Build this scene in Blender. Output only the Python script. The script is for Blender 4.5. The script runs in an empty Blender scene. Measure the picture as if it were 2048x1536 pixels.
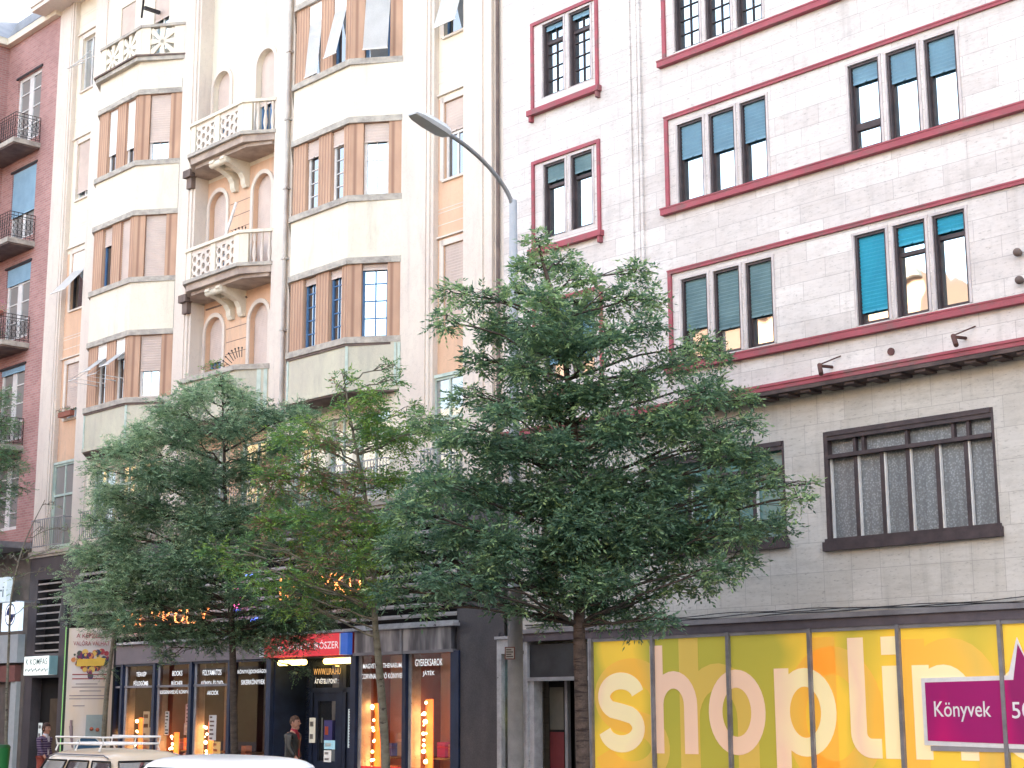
import bpy, bmesh, math, random
import numpy as np
from mathutils import Matrix, Vector
R_ = math.radians
random.seed(7); rng = np.random.default_rng(7)
sc = bpy.context.scene
COL = sc.collection
# ------------------------------------------------------------------ camera
F = 3197.24; TH = R_(11.397); RO = R_(0.26); CAMH = 2.05
cam_d = bpy.data.cameras.new('camera'); cam = bpy.data.objects.new('camera', cam_d); COL.objects.link(cam)
cam_d.sensor_width = 36; cam_d.lens = 36*F/2048; cam_d.clip_end = 2000; cam_d.clip_start = 0.1
Xv = Vector((1,0,0)); Uv = Vector((0,-math.sin(TH),math.cos(TH))); Fv = Vector((0,math.cos(TH),math.sin(TH)))
rx = Xv*math.cos(RO)-Uv*math.sin(RO); ux = Xv*math.sin(RO)+Uv*math.cos(RO)
cm = Matrix((rx, ux, -Fv)).transposed().to_4x4(); cm.translation = (0,0,CAMH); cam.matrix_world = cm
sc.camera = cam
# ------------------------------------------------------------------ sky, sun, exposure
SUN_EL = R_(20); SUN_AZ = R_(52)          # azimuth from +Y towards +X: low sun behind the building row
w = bpy.data.worlds.new('World'); sc.world = w; w.use_nodes = True
nt = w.node_tree; bg = nt.nodes['Background']
sky = nt.nodes.new('ShaderNodeTexSky'); sky.sky_type = 'NISHITA'; sky.sun_disc = False
sky.sun_elevation = SUN_EL; sky.sun_rotation = SUN_AZ; sky.air_density = 1.0; sky.dust_density = 3.0; sky.ozone_density = 1.2
hs = nt.nodes.new('ShaderNodeHueSaturation'); hs.inputs['Saturation'].default_value = 0.5
nt.links.new(sky.outputs[0], hs.inputs['Color']); nt.links.new(hs.outputs[0], bg.inputs[0]); bg.inputs[1].default_value = 0.12
sd = bpy.data.lights.new('sun','SUN'); sd.energy = 3.0; sd.angle = R_(0.6); sd.color = (1,0.80,0.58)
so = bpy.data.objects.new('sun', sd); COL.objects.link(so)
tosun = Vector((math.sin(SUN_AZ)*math.cos(SUN_EL), math.cos(SUN_AZ)*math.cos(SUN_EL), math.sin(SUN_EL)))
so.rotation_euler = tosun.to_track_quat('Z','Y').to_euler(); so.location = (0,0,60)
sc.view_settings.view_transform = 'Standard'; sc.view_settings.look = 'None'; sc.view_settings.gamma = 1
sc.view_settings.exposure = 3.28
sc.render.engine = 'CYCLES'
# ------------------------------------------------------------------ street frame: x along the fronts to the right, y into the buildings
YA = R_(43.449)
RV = Vector((math.sin(YA), -math.cos(YA), 0)); NV = Vector((-math.cos(YA), -math.sin(YA), 0))
P0 = Vector((-0.18000426, 35.8, 0)); ROTZ = math.atan2(RV.y, RV.x)
def W(s, o, z=0): return P0+RV*s+NV*o+Vector((0,0,z))
def ray(px, py):
    x = px-1024; y = 768-py; c, s = math.cos(-RO), math.sin(-RO)
    x, y = c*x-s*y, s*x+c*y; u = x/F; v = y/F
    return Vector((u, math.cos(TH)-v*math.sin(TH), math.sin(TH)+v*math.cos(TH)))
def at(px, py, Y):
    d = ray(px, py); return Vector((0,0,CAMH))+d*(Y/d.y)
# ------------------------------------------------------------------ mesh helpers
class MB:
    def __init__(s, M=None): s.v=[]; s.f=[]; s.mi=[]; s.M=M; s.sm=[]; s.mk=[]
    def add(s, vs, fs, mi=0, smooth=False):
        b=len(s.v)
        if s.M is not None: vs=[s.M@Vector(p) for p in vs]
        s.v.extend([tuple(p) for p in vs]); s.f.extend([tuple(i+b for i in f) for f in fs]); s.mi.extend([mi]*len(fs)); s.sm.extend([smooth]*len(fs))
        return s
    def box(s, x0,x1,y0,y1,z0,z1, mi=0):
        return s.add([(x0,y0,z0),(x1,y0,z0),(x1,y1,z0),(x0,y1,z0),(x0,y0,z1),(x1,y0,z1),(x1,y1,z1),(x0,y1,z1)],
            [(0,3,2,1),(4,5,6,7),(0,1,5,4),(1,2,6,5),(2,3,7,6),(3,0,4,7)], mi)
    def prism(s, poly, z0, z1, mi=0):
        n=len(poly); vs=[(p[0],p[1],z0) for p in poly]+[(p[0],p[1],z1) for p in poly]
        return s.add(vs, [tuple(range(n-1,-1,-1)), tuple(range(n,2*n))]+[(i,(i+1)%n,n+(i+1)%n,n+i) for i in range(n)], mi)
    def xz(s, poly, y0, y1, mi=0, smooth=False):          # outline in the x-z plane, thickness y0..y1
        n=len(poly); vs=[(p[0],y0,p[1]) for p in poly]+[(p[0],y1,p[1]) for p in poly]
        return s.add(vs, [tuple(range(n)), tuple(range(2*n-1,n-1,-1))]+[(i,n+i,n+(i+1)%n,(i+1)%n) for i in range(n)], mi)
    def tube(s, path, r0, r1=None, n=8, mi=0, cap=True):
        if r1 is None: r1=r0
        P=[Vector(p) for p in path]; m=len(P); rings=[]; up=Vector((0.13,0.21,1)).normalized()
        for i,p in enumerate(P):
            t=(P[min(i+1,m-1)]-P[max(i-1,0)]);
            if t.length<1e-9: t=Vector((0,0,1))
            t.normalize(); a=t.cross(up)
            if a.length<0.05: a=t.cross(Vector((1,0,0)))
            a.normalize(); b=t.cross(a); r=(r0[i] if hasattr(r0,'__len__') else r0+(r1-r0)*i/max(m-1,1))
            rings.append([p+(a*math.cos(2*math.pi*k/n)+b*math.sin(2*math.pi*k/n))*r for k in range(n)])
        vs=[q for rg in rings for q in rg]; fs=[]
        for i in range(m-1):
            for k in range(n):
                k2=(k+1)%n; fs.append((i*n+k,(i+1)*n+k,(i+1)*n+k2,i*n+k2))
        s.add(vs, fs, mi, n>4)
        if cap: s.add(rings[0], [tuple(range(n))], mi); s.add(rings[-1], [tuple(range(n-1,-1,-1))], mi)
        return s
    def cyl(s, x,y,z0,z1,r0,r1=None,n=16,mi=0): return s.tube([(x,y,z0),(x,y,z1)], r0, r1, n, mi)
    def ball(s, c, r, nu=8, nv=6, mi=0, sz=1.0):
        vs=[(c[0],c[1],c[2]-r*sz)]; fs=[]
        for j in range(1,nv):
            a=-math.pi/2+math.pi*j/nv
            for k in range(nu):
                t=2*math.pi*k/nu; vs.append((c[0]+r*math.cos(a)*math.cos(t), c[1]+r*math.cos(a)*math.sin(t), c[2]+r*sz*math.sin(a)))
        vs.append((c[0],c[1],c[2]+r*sz)); L=len(vs)-1
        for k in range(nu): fs.append((0,1+(k+1)%nu,1+k)); fs.append((L,L-nu+k,L-nu+(k+1)%nu))
        for j in range(nv-2):
            for k in range(nu):
                a=1+j*nu+k; b=1+j*nu+(k+1)%nu; fs.append((a,b,b+nu,a+nu))
        return s.add(vs, fs, mi, True)
    def wall(s, x0,x1,z0,z1, y=0.0, d=0.2, holes=(), mi=0, rm=None):     # front sheet with openings and their reveals
        rm = mi if rm is None else rm
        xs=sorted({x0,x1}|{h[k] for h in holes for k in (0,1) if x0<h[k]<x1}); zs=sorted({z0,z1}|{h[k] for h in holes for k in (2,3) if z0<h[k]<z1})
        for i in range(len(xs)-1):
            run=None
            for j in range(len(zs)-1):
                cx=(xs[i]+xs[i+1])/2; cz=(zs[j]+zs[j+1])/2
                if any(h[0]<cx<h[1] and h[2]<cz<h[3] for h in holes): run=None; continue
                s.add([(xs[i],y,zs[j]),(xs[i+1],y,zs[j]),(xs[i+1],y,zs[j+1]),(xs[i],y,zs[j+1])],[(0,1,2,3)],mi)
        for h in holes:
            a,b,c,e=h[:4]; q=[(a,c),(b,c),(b,e),(a,e)]
            for k in range(4):
                p,r=q[k],q[(k+1)%4]
                s.add([(p[0],y,p[1]),(r[0],y,r[1]),(r[0],y+d,r[1]),(p[0],y+d,p[1])],[(0,3,2,1)],rm)
        return s
    def archcell(s, x0,x1,z0,z1, xc,hw,zb,zs_, y,d, mi=0, rm=0, n=14):   # wall cell with a round-headed opening
        pts=[(xc-hw,zb),(xc-hw,zs_)]+[(xc-hw*math.cos(math.pi*k/n), zs_+hw*math.sin(math.pi*k/n)) for k in range(1,n)]+[(xc+hw,zs_),(xc+hw,zb)]
        s.add([(x0,y,z0),(xc-hw,y,z0),(xc-hw,y,zs_),(x0,y,zs_)],[(0,1,2,3)],mi); s.add([(xc+hw,y,z0),(x1,y,z0),(x1,y,zs_),(xc+hw,y,zs_)],[(0,1,2,3)],mi)
        if zb>z0: s.add([(xc-hw,y,z0),(xc+hw,y,z0),(xc+hw,y,zb),(xc-hw,y,zb)],[(0,1,2,3)],mi)
        arc=pts[1:-1]; s.add([(x0,y,zs_),(xc-hw,y,zs_),(xc-hw,y,z1),(x0,y,z1)],[(0,1,2,3)],mi); s.add([(xc+hw,y,zs_),(x1,y,zs_),(x1,y,z1),(xc+hw,y,z1)],[(0,1,2,3)],mi)
        for a,b in zip(arc[:-1],arc[1:]): s.add([(a[0],y,a[1]),(b[0],y,b[1]),(b[0],y,z1),(a[0],y,z1)],[(0,1,2,3)],mi)
        for a,b in zip(pts[:-1],pts[1:]): s.add([(a[0],y,a[1]),(b[0],y,b[1]),(b[0],y+d,b[1]),(a[0],y+d,a[1])],[(0,1,2,3)],rm)
        return s
    def mark(s):
        if s.f and (not s.mk or s.mk[-1]!=(len(s.v),len(s.f))): s.mk.append((len(s.v),len(s.f)))
        return s
    def build(s, name, mats, parent=None, bevel=0, **kw):
        if s.mk:                                             # every marked stretch becomes an object of its own
            cuts=[(0,0)]+s.mk+[(len(s.v),len(s.f))]; last=None
            for (v0,f0),(v1,f1) in zip(cuts[:-1],cuts[1:]):
                if f1<=f0: continue
                q=MB(); q.v=s.v[v0:v1]; q.f=[tuple(i-v0 for i in f) for f in s.f[f0:f1]]; q.mi=s.mi[f0:f1]; q.sm=s.sm[f0:f1]; last=q.build(name,mats,parent,bevel,**kw)
            return last
        me=bpy.data.meshes.new(name); me.from_pydata(s.v,[],s.f)
        mats = mats if isinstance(mats,(list,tuple)) else [mats]
        for m in mats: me.materials.append(m)
        if len(mats)>1: me.polygons.foreach_set('material_index', s.mi)
        if any(s.sm): me.polygons.foreach_set('use_smooth', s.sm)
        me.update(); o=bpy.data.objects.new(name, me); COL.objects.link(o)
        if parent is not None: o.parent=parent
        if bevel:
            b=o.modifiers.new('b','BEVEL'); b.width=bevel; b.segments=2; b.limit_method='ANGLE'; b.angle_limit=R_(50)
        tag(o, **kw); return o
def tag(o, label=None, cat=None, group=None, kind=None):
    if label: o['label']=label
    if cat: o['category']=cat
    if group: o['group']=group
    if kind: o['kind']=kind
    return o
def empty(name, loc=(0,0,0), rz=0, **kw):
    o=bpy.data.objects.new(name,None); o.empty_display_size=0.3; COL.objects.link(o); o.location=loc; o.rotation_euler=(0,0,rz); return tag(o,**kw)
def front(name, **kw): return empty(name, P0, ROTZ, **kw)               # thing whose parts use street-frame coordinates
def here(name, s, o, z=0, rz=0, **kw): return empty(name, W(s,o,z), ROTZ+rz, **kw)
def frame(x, y, ang=0): return Matrix.Translation((x,y,0))@Matrix.Rotation(ang,4,'Z')
def textm(body, cx, cz, w_, h_, y, mi=0, mb=None, bold=0.007):
    """lettering fitted into a box w_ x h_ centred on cx,cz, standing at depth y"""
    cu=bpy.data.curves.new('t','FONT'); cu.body=body; cu.resolution_u=3; cu.fill_mode='BOTH'; cu.offset=bold
    o=bpy.data.objects.new('t',cu); COL.objects.link(o)
    dg=bpy.context.evaluated_depsgraph_get(); me=bpy.data.meshes.new_from_object(o.evaluated_get(dg))
    co=[v.co.copy() for v in me.vertices]; fs=[tuple(p.vertices) for p in me.polygons]
    bpy.data.objects.remove(o); bpy.data.curves.remove(cu); bpy.data.meshes.remove(me)
    x0=min(c.x for c in co); x1=max(c.x for c in co); y0=min(c.y for c in co); y1=max(c.y for c in co)
    vs=[(cx+((c.x-x0)/(x1-x0)-0.5)*w_, y, cz+((c.y-y0)/(y1-y0)-0.5)*h_) for c in co]
    mb.add(vs, fs, mi)
def bezier(a,b,c,d,n=8):
    a,b,c,d=map(Vector,(a,b,c,d)); r=[]
    for i in range(n+1):
        t=i/n; r.append(a*(1-t)**3+b*3*t*(1-t)**2+c*3*t*t*(1-t)+d*t**3)
    return r
# ------------------------------------------------------------------ materials
class NT:
    def __init__(s,name):
        s.m=bpy.data.materials.new(name); s.m.use_nodes=True; s.t=s.m.node_tree; s.b=s.t.nodes['Principled BSDF']; s.out=s.t.nodes['Material Output']
    def n(s,t,**kw):
        x=s.t.nodes.new(t)
        for k,v in kw.items():
            if k[0]=='_': x.inputs[k[1:].replace('_',' ')].default_value=v
            else: setattr(x,k,v)
        return x
    def l(s,a,b): s.t.links.new(a,b)
    def coords(s, sx=1,sy=1,sz=1, rot=None):
        t=s.n('ShaderNodeTexCoord'); m=s.n('ShaderNodeMapping'); m.inputs['Scale'].default_value=(sx,sy,sz); s.l(t.outputs['Object'],m.inputs[0]); return m.outputs[0]
    def noise(s, vec, scale=1, detail=4, rough=0.55):
        x=s.n('ShaderNodeTexNoise'); x.inputs['Scale'].default_value=scale; x.inputs['Detail'].default_value=detail; x.inputs['Roughness'].default_value=rough; s.l(vec,x.inputs['Vector']); return x.outputs['Fac']
    def ramp(s, fac, *st):
        r=s.n('ShaderNodeValToRGB'); e=r.color_ramp.elements
        while len(e)<len(st): e.new(0.5)
        for i,(p,c) in enumerate(st):
            e[i].position=p; e[i].color=(c,c,c,1) if not hasattr(c,'__len__') else (*c[:3],1)
        s.l(fac,r.inputs[0]); return r.outputs[0]
    def mix(s, fac, a, b, mode='MIX'):
        x=s.n('ShaderNodeMix'); x.data_type='RGBA'; x.blend_type=mode
        for sock,val in ((x.inputs[0],fac),(x.inputs[6],a),(x.inputs[7],b)):
            if isinstance(val,(int,float)): sock.default_value=val
            elif isinstance(val,(tuple,list)): sock.default_value=(*val[:3],1)
            else: s.l(val,sock)
        return x.outputs[2]
    def bump(s, h, st=0.3, d=0.01):
        x=s.n('ShaderNodeBump'); x.inputs['Strength'].default_value=st; x.inputs['Distance'].default_value=d; s.l(h,x.inputs['Height']); s.l(x.outputs[0],s.b.inputs['Normal'])
    def fin(s, col=None, rough=0.8, spec=0.3, metal=0, emit=0):
        if col is not None:
            if isinstance(col,(tuple,list)): s.b.inputs['Base Color'].default_value=(*col[:3],1)
            else: s.l(col,s.b.inputs['Base Color'])
        s.b.inputs['Roughness'].default_value=rough; s.b.inputs['Specular IOR Level'].default_value=spec; s.b.inputs['Metallic'].default_value=metal
        if emit:
            if isinstance(col,(tuple,list)): s.b.inputs['Emission Color'].default_value=(*col[:3],1)
            else: s.l(col,s.b.inputs['Emission Color'])
            s.b.inputs['Emission Strength'].default_value=emit
        return s.m
def pm(name, c1, c2=None, sc_=(1,1,1), scale=3, rough=0.8, spec=0.3, metal=0, bump=0.15, lo=0.35, hi=0.65, dirt=None, dirt_s=(1.5,1.5,0.35), dirt_lo=0.55, dirt_hi=0.75, fine=0.08, emit=0):
    t=NT(name); c2=c2 or tuple(x*0.82 for x in c1); v=t.coords(*sc_)
    n1=t.noise(v,scale,5); col=t.mix(t.ramp(n1,(lo,0),(hi,1)),c1,c2)
    f=t.noise(t.coords(),38,3); k=1-fine
    col=t.mix(1.0,col,t.ramp(f,(0.3,(k,k,k)),(0.7,(1,1,1))),'MULTIPLY')
    if dirt:
        d=t.noise(t.coords(*dirt_s),1.0,6,0.65); col=t.mix(t.ramp(d,(dirt_lo,0),(dirt_hi,1)),col,dirt)
        ru=t.noise(t.coords(5,5,0.28),1.0,5,0.6); col=t.mix(t.ramp(ru,(0.56,0),(0.74,0.38)),col,dirt)
        cr=t.noise(t.coords(1.3,1.3,1.0),1.2,8,0.75); col=t.mix(t.ramp(cr,(0.492,0),(0.499,0.35),(0.506,0)),col,tuple(q*.6 for q in dirt))
    if bump: t.bump(f,bump,0.006)
    return t.fin(col,rough,spec,metal,emit)
def xzvec(t, sx=1, sz=1):
    c=t.n('ShaderNodeTexCoord'); s_=t.n('ShaderNodeSeparateXYZ'); a=t.n('ShaderNodeMath'); a.operation='ADD'; k=t.n('ShaderNodeCombineXYZ')
    t.l(c.outputs['Object'],s_.inputs[0]); t.l(s_.outputs[0],a.inputs[0]); t.l(s_.outputs[1],a.inputs[1]); t.l(a.outputs[0],k.inputs[0]); t.l(s_.outputs[2],k.inputs[1]); return k.outputs[0]
def travertine(name, ca, cb, cc, bw, bh, mort, pit=0.5, offs=0.5):
    t=NT(name); v=xzvec(t)
    br=t.n('ShaderNodeTexBrick'); t.l(v,br.inputs['Vector']); br.offset=offs; br.squash=1.35; br.squash_frequency=3
    for k,val in (('Scale',1),('Mortar Size',0.006),('Mortar Smooth',0.4),('Bias',0),('Brick Width',bw),('Row Height',bh)): br.inputs[k].default_value=val
    br.inputs['Color1'].default_value=(0,0,0,1); br.inputs['Color2'].default_value=(1,1,1,1); br.inputs['Mortar'].default_value=(0.5,0.5,0.5,1)
    base=t.ramp(br.outputs['Color'],(0.0,ca),(0.45,cb),(1.0,cc))
    big=t.noise(t.coords(0.45,0.45,0.8),1,6,0.7); base=t.mix(t.ramp(big,(0.40,0.0),(0.66,0.65)),base,tuple(x*0.86 for x in ca))
    st=t.noise(t.coords(1.6,1.6,16),1,5,0.65); base=t.mix(1.0,base,t.ramp(st,(0.3,(0.90,0.89,0.88)),(0.55,(1,1,1))),'MULTIPLY')
    p=t.noise(t.coords(7,7,24),1,5,0.75); pm_=t.ramp(p,(0.56,1.0),(0.68,1-pit)); base=t.mix(1.0,base,pm_,'MULTIPLY')
    gr=t.noise(t.coords(1,1,1.8),1.6,8,0.78); base=t.mix(t.ramp(gr,(0.50,0),(0.74,0.48)),base,tuple(x*0.55 for x in ca))
    ru=t.noise(t.coords(4,4,0.3),1.0,5,0.6); base=t.mix(t.ramp(ru,(0.55,0),(0.76,0.35)),base,tuple(x*0.5 for x in ca))
    base=t.mix(t.ramp(br.outputs['Fac'],(0,0),(1,0.62)),base,mort)
    t.bump(pm_,0.35,0.008)
    return t.fin(base,0.75,0.25)
M={}
M['trav']=travertine('travertine_upper',(0.62,0.575,0.555),(0.68,0.64,0.62),(0.75,0.715,0.695),1.05,0.385,(0.26,0.23,0.24),0.45)
M['trav2']=travertine('travertine_lower',(0.555,0.525,0.485),(0.60,0.57,0.53),(0.64,0.61,0.575),0.62,0.56,(0.27,0.25,0.24),0.38,0.0)
M['stone_trim']=pm('stone_trim',(0.62,0.56,0.55),(0.48,0.43,0.43),scale=2.5)
M['red']=pm('red_painted_metal',(0.40,0.095,0.12),(0.31,0.075,0.095),sc_=(0.6,2,2),scale=2,rough=0.7,bump=0.1,dirt=(0.20,0.11,0.11),dirt_s=(2,2,4),dirt_lo=.5,dirt_hi=.7)
M['brown']=pm('brown_window_frame',(0.080,0.058,0.062),(0.050,0.038,0.042),scale=5,rough=0.55)
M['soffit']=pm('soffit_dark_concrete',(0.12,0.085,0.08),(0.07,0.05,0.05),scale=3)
M['cream']=pm('cream_plaster',(0.78,0.72,0.60),(0.72,0.66,0.55),sc_=(1,1,0.4),scale=1.2,dirt=(0.46,0.43,0.37),dirt_lo=0.58,dirt_hi=0.82)
M['creamlow']=pm('weathered_cream_plaster',(0.62,0.60,0.47),(0.52,0.49,0.41),sc_=(1,1,0.5),scale=1.6,dirt=(0.36,0.35,0.31),dirt_lo=0.5,dirt_hi=0.8)
M['pink']=pm('pinkish_plaster',(0.73,0.66,0.58),(0.66,0.58,0.52),sc_=(1,1,0.35),scale=1.4,dirt=(0.42,0.36,0.34),dirt_lo=0.6,dirt_hi=0.85)
M['peach']=pm('peach_plaster',(0.72,0.48,0.33),(0.64,0.42,0.29),sc_=(1,1,0.5),scale=1.6,dirt=(0.42,0.32,0.27),dirt_lo=0.58,dirt_hi=0.85)
M['yellowp']=pm('pale_yellow_plaster',(0.80,0.73,0.60),(0.76,0.68,0.55),scale=1.4)
M['coping']=pm('grey_weathered_coping',(0.52,0.48,0.42),(0.34,0.31,0.28),sc_=(1,1,2),scale=3.5,bump=0.3,dirt=(0.16,0.15,0.14),dirt_s=(2,2,2),dirt_lo=0.55,dirt_hi=0.8)
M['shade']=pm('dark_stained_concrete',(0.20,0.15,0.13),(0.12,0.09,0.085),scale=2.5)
def ribbed():
    t=NT('ribbed_brown_render'); c=t.n('ShaderNodeTexCoord'); s_=t.n('ShaderNodeSeparateXYZ'); t.l(c.outputs['Object'],s_.inputs[0])
    a=t.n('ShaderNodeMath'); a.operation='ADD'; b=t.n('ShaderNodeMath'); b.operation='MULTIPLY'; b.inputs[1].default_value=-0.75; t.l(s_.outputs[1],b.inputs[0]); t.l(s_.outputs[0],a.inputs[0]); t.l(b.outputs[0],a.inputs[1])
    k=t.n('ShaderNodeCombineXYZ'); t.l(a.outputs[0],k.inputs[0]); wv=t.n('ShaderNodeTexWave'); wv.inputs['Scale'].default_value=2.6; t.l(k.outputs[0],wv.inputs['Vector'])
    n=t.noise(t.coords(1,1,0.5),2,4); col=t.mix(t.ramp(n,(0.35,0),(0.65,1)),(0.52,0.34,0.24),(0.44,0.28,0.20))
    col=t.mix(t.ramp(wv.outputs['Color'],(0.0,0.8),(0.30,0.0)),col,(0.26,0.15,0.11)); t.bump(wv.outputs['Color'],0.6,0.02); return t.fin(col,0.85,0.2)
M['rib']=ribbed()
def brick():
    t=NT('red_brick'); v=xzvec(t); br=t.n('ShaderNodeTexBrick'); t.l(v,br.inputs['Vector'])
    for k,val in (('Scale',1),('Mortar Size',0.011),('Mortar Smooth',0.2),('Bias',0.1),('Brick Width',0.26),('Row Height',0.085)): br.inputs[k].default_value=val
    br.inputs['Color1'].default_value=(0.48,0.26,0.24,1); br.inputs['Color2'].default_value=(0.37,0.19,0.18,1); br.inputs['Mortar'].default_value=(0.42,0.33,0.31,1)
    n=t.noise(t.coords(0.7,0.7,0.5),1,4); col=t.mix(t.ramp(n,(0.4,0),(0.7,0.4)),br.outputs['Color'],(0.20,0.10,0.10)); t.bump(br.outputs['Fac'],0.3,-0.006); return t.fin(col,0.85,0.2)
M['brick']=brick()
M['granite']=pm('dark_granite_cladding',(0.105,0.095,0.105),(0.075,0.07,0.08),sc_=(1,1,0.6),scale=2,rough=0.5,fine=0.35,bump=0.05)
M['granite2']=pm('grey_fascia_panel',(0.21,0.18,0.195),(0.17,0.15,0.165),sc_=(0.6,1,1),scale=2,rough=0.6,fine=0.1)
M['navy']=pm('navy_painted_steel',(0.020,0.035,0.085),(0.013,0.022,0.055),scale=3,rough=0.4,spec=0.5,bump=0)
M['bluep']=pm('blue_window_paint',(0.10,0.22,0.42),(0.07,0.16,0.32),scale=4,rough=0.5)
M['whitep']=pm('white_window_paint',(0.78,0.77,0.76),(0.66,0.65,0.64),scale=4,rough=0.5,bump=0.03)
M['oldwhite']=pm('chipped_white_paint',(0.50,0.50,0.52),(0.36,0.35,0.37),scale=4,dirt=(0.06,0.04,0.035),dirt_s=(6,6,6),dirt_lo=0.66,dirt_hi=0.70)
M['tealp']=pm('greenish_white_paint',(0.55,0.64,0.58),(0.42,0.52,0.47),scale=4,rough=0.6)
M['shut_pink']=pm('beige_roller_slats',(0.66,0.56,0.51),(0.58,0.49,0.45),scale=2,rough=0.6,bump=0)
M['shut_white']=pm('white_awning_slats',(0.88,0.88,0.87),(0.80,0.80,0.79),scale=2,rough=0.5,bump=0)
M['shut_blue']=pm('dusty_blue_slats',(0.18,0.34,0.45),(0.15,0.28,0.38),scale=2,rough=0.5,bump=0)
M['shut_teal']=pm('grey_teal_slats',(0.17,0.28,0.31),(0.12,0.21,0.24),scale=2,rough=0.5,bump=0)
M['shut_cyan']=pm('bright_cyan_slats',(0.04,0.36,0.52),(0.035,0.31,0.46),scale=2,rough=0.5,bump=0)
M['shut_sky']=pm('pale_blue_blind',(0.30,0.48,0.62),(0.24,0.40,0.54),scale=2,rough=0.6,bump=0)
M['iron']=pm('black_wrought_iron',(0.03,0.028,0.03),(0.02,0.02,0.02),scale=5,rough=0.5,bump=0)
M['pipe']=pm('pale_painted_pipe',(0.56,0.53,0.50),(0.42,0.39,0.37),scale=3,rough=.6)
M['under']=pm('stained_balcony_underside',(0.52,0.42,0.35),(0.34,0.27,0.235),scale=2.5)
M['zinc']=pm('galvanised_metal',(0.34,0.35,0.38),(0.25,0.26,0.28),scale=3,rough=0.45,metal=0.4)
M['gutter']=pm('grey_sheet_metal',(0.30,0.29,0.31),(0.20,0.19,0.21),sc_=(0.5,1,1),scale=3,rough=0.5,metal=0.3)
M['darkmetal']=pm('dark_bronze_metal',(0.055,0.05,0.055),(0.035,0.032,0.035),scale=3,rough=0.5)
M['black']=pm('dark_interior',(0.012,0.011,0.012),(0.008,0.008,0.008),bump=0)
M['roofgrey']=pm('grey_sheet_roof',(0.30,0.31,0.34),(0.24,0.25,0.28),scale=2,rough=0.6)
def glassm(name, tint=(0.9,0.97,1.0), refl=0.5, base=(0.03,0.035,0.04), rough=0.02, wav=0.022):
    t=NT(name); t.t.nodes.remove(t.b); g=t.n('ShaderNodeBsdfGlossy'); g.inputs['Color'].default_value=(*tint,1); g.inputs['Roughness'].default_value=rough
    d=t.n('ShaderNodeBsdfDiffuse'); d.inputs['Color'].default_value=(*base,1); lw=t.n('ShaderNodeLayerWeight'); lw.inputs[0].default_value=0.35
    mp=t.n('ShaderNodeMapRange'); mp.inputs['To Min'].default_value=refl*0.8; mp.inputs['To Max'].default_value=min(1,refl*1.5); t.l(lw.outputs['Fresnel'],mp.inputs[0])
    nz=t.noise(t.coords(1.2,1.2,0.8),1.5,1); b=t.n('ShaderNodeBump'); b.inputs['Strength'].default_value=wav; b.inputs['Distance'].default_value=0.2; t.l(nz,b.inputs['Height']); t.l(b.outputs[0],g.inputs['Normal'])
    mx=t.n('ShaderNodeMixShader'); t.l(mp.outputs[0],mx.inputs[0]); t.l(d.outputs[0],mx.inputs[1]); t.l(g.outputs[0],mx.inputs[2]); t.l(mx.outputs[0],t.out.inputs[0]); return t.m
M['glass']=glassm('sky_reflecting_glass',(0.80,0.95,1.0),0.80)
M['glass_cur']=glassm('glass_over_curtain',(0.85,0.95,1.0),0.25,(0.26,0.26,0.25))
M['glass_teal']=glassm('glass_over_teal_curtain',(0.9,0.95,1.0),0.10,(0.16,0.30,0.28))
M['glass_dk']=glassm('dark_window_glass',(0.9,0.95,1.0),0.35,(0.02,0.02,0.022))
M['glass_lace']=glassm('glass_over_lace_curtain',(0.9,0.95,1.0),0.06,(0.2,0.2,0.2))
def lace():
    t=NT('lace_curtain_behind_glass'); v=xzvec(t); vo=t.n('ShaderNodeTexVoronoi'); vo.inputs['Scale'].default_value=26; t.l(v,vo.inputs['Vector'])
    wv=t.noise(t.coords(9,9,0.4),1,3); c=t.mix(t.ramp(vo.outputs['Distance'],(0.20,0.0),(0.55,1.0)),(0.36,0.39,0.41),(0.20,0.215,0.23)); c=t.mix(t.ramp(wv,(0.35,0.5),(0.65,0)),c,(0.10,0.105,0.115)); return t.fin(c,0.35,0.5)
M['lace']=lace()
M['curtain']=pm('pleated_curtain',(0.42,0.41,0.37),(0.28,0.27,0.25),sc_=(9,9,0.3),scale=1,bump=0)
def shopglass():
    t=NT('shop_window_glass'); t.t.nodes.remove(t.b); g=t.n('ShaderNodeBsdfGlossy'); g.inputs['Roughness'].default_value=0.01; tr=t.n('ShaderNodeBsdfTransparent'); tr.inputs['Color'].default_value=(0.93,0.95,0.95,1)
    lw=t.n('ShaderNodeFresnel'); lw.inputs[0].default_value=2.0; mx=t.n('ShaderNodeMixShader'); t.l(lw.outputs[0],mx.inputs[0]); t.l(tr.outputs[0],mx.inputs[1]); t.l(g.outputs[0],mx.inputs[2]); t.l(mx.outputs[0],t.out.inputs[0]); return t.m
M['shopglass']=shopglass()
def emis(name,c,s):
    t=NT(name); return t.fin(c,0.5,0.3,0,s)
M['bulb']=emis('warm_light_bulb',(1.0,0.50,0.16),4); M['neon_o']=emis('orange_neon_tube',(1.0,0.30,0.09),0.8); M['neon_p']=emis('pink_neon_tube',(0.9,0.10,0.35),1.2); M['neon_b']=emis('blue_neon_tube',(0.1,0.15,0.9),.8)
M['tubelight']=emis('yellow_lamp_tube',(1.0,0.66,0.16),1.3); M['greenled']=emis('green_light_strip',(0.20,0.45,0.15),0.08)
def flat(name,c,rough=0.6,emit=0,spec=0.3): return NT(name).fin(c,rough,spec,0,emit)
_fc={}
def fl(c,rough=0.6,emit=0):
    k=(c,rough,emit)
    if k not in _fc: _fc[k]=pm('print_%d'%len(_fc),c,tuple(x*0.9 for x in c),scale=6,rough=rough,bump=0,fine=0.04,emit=emit)
    return _fc[k]
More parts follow.
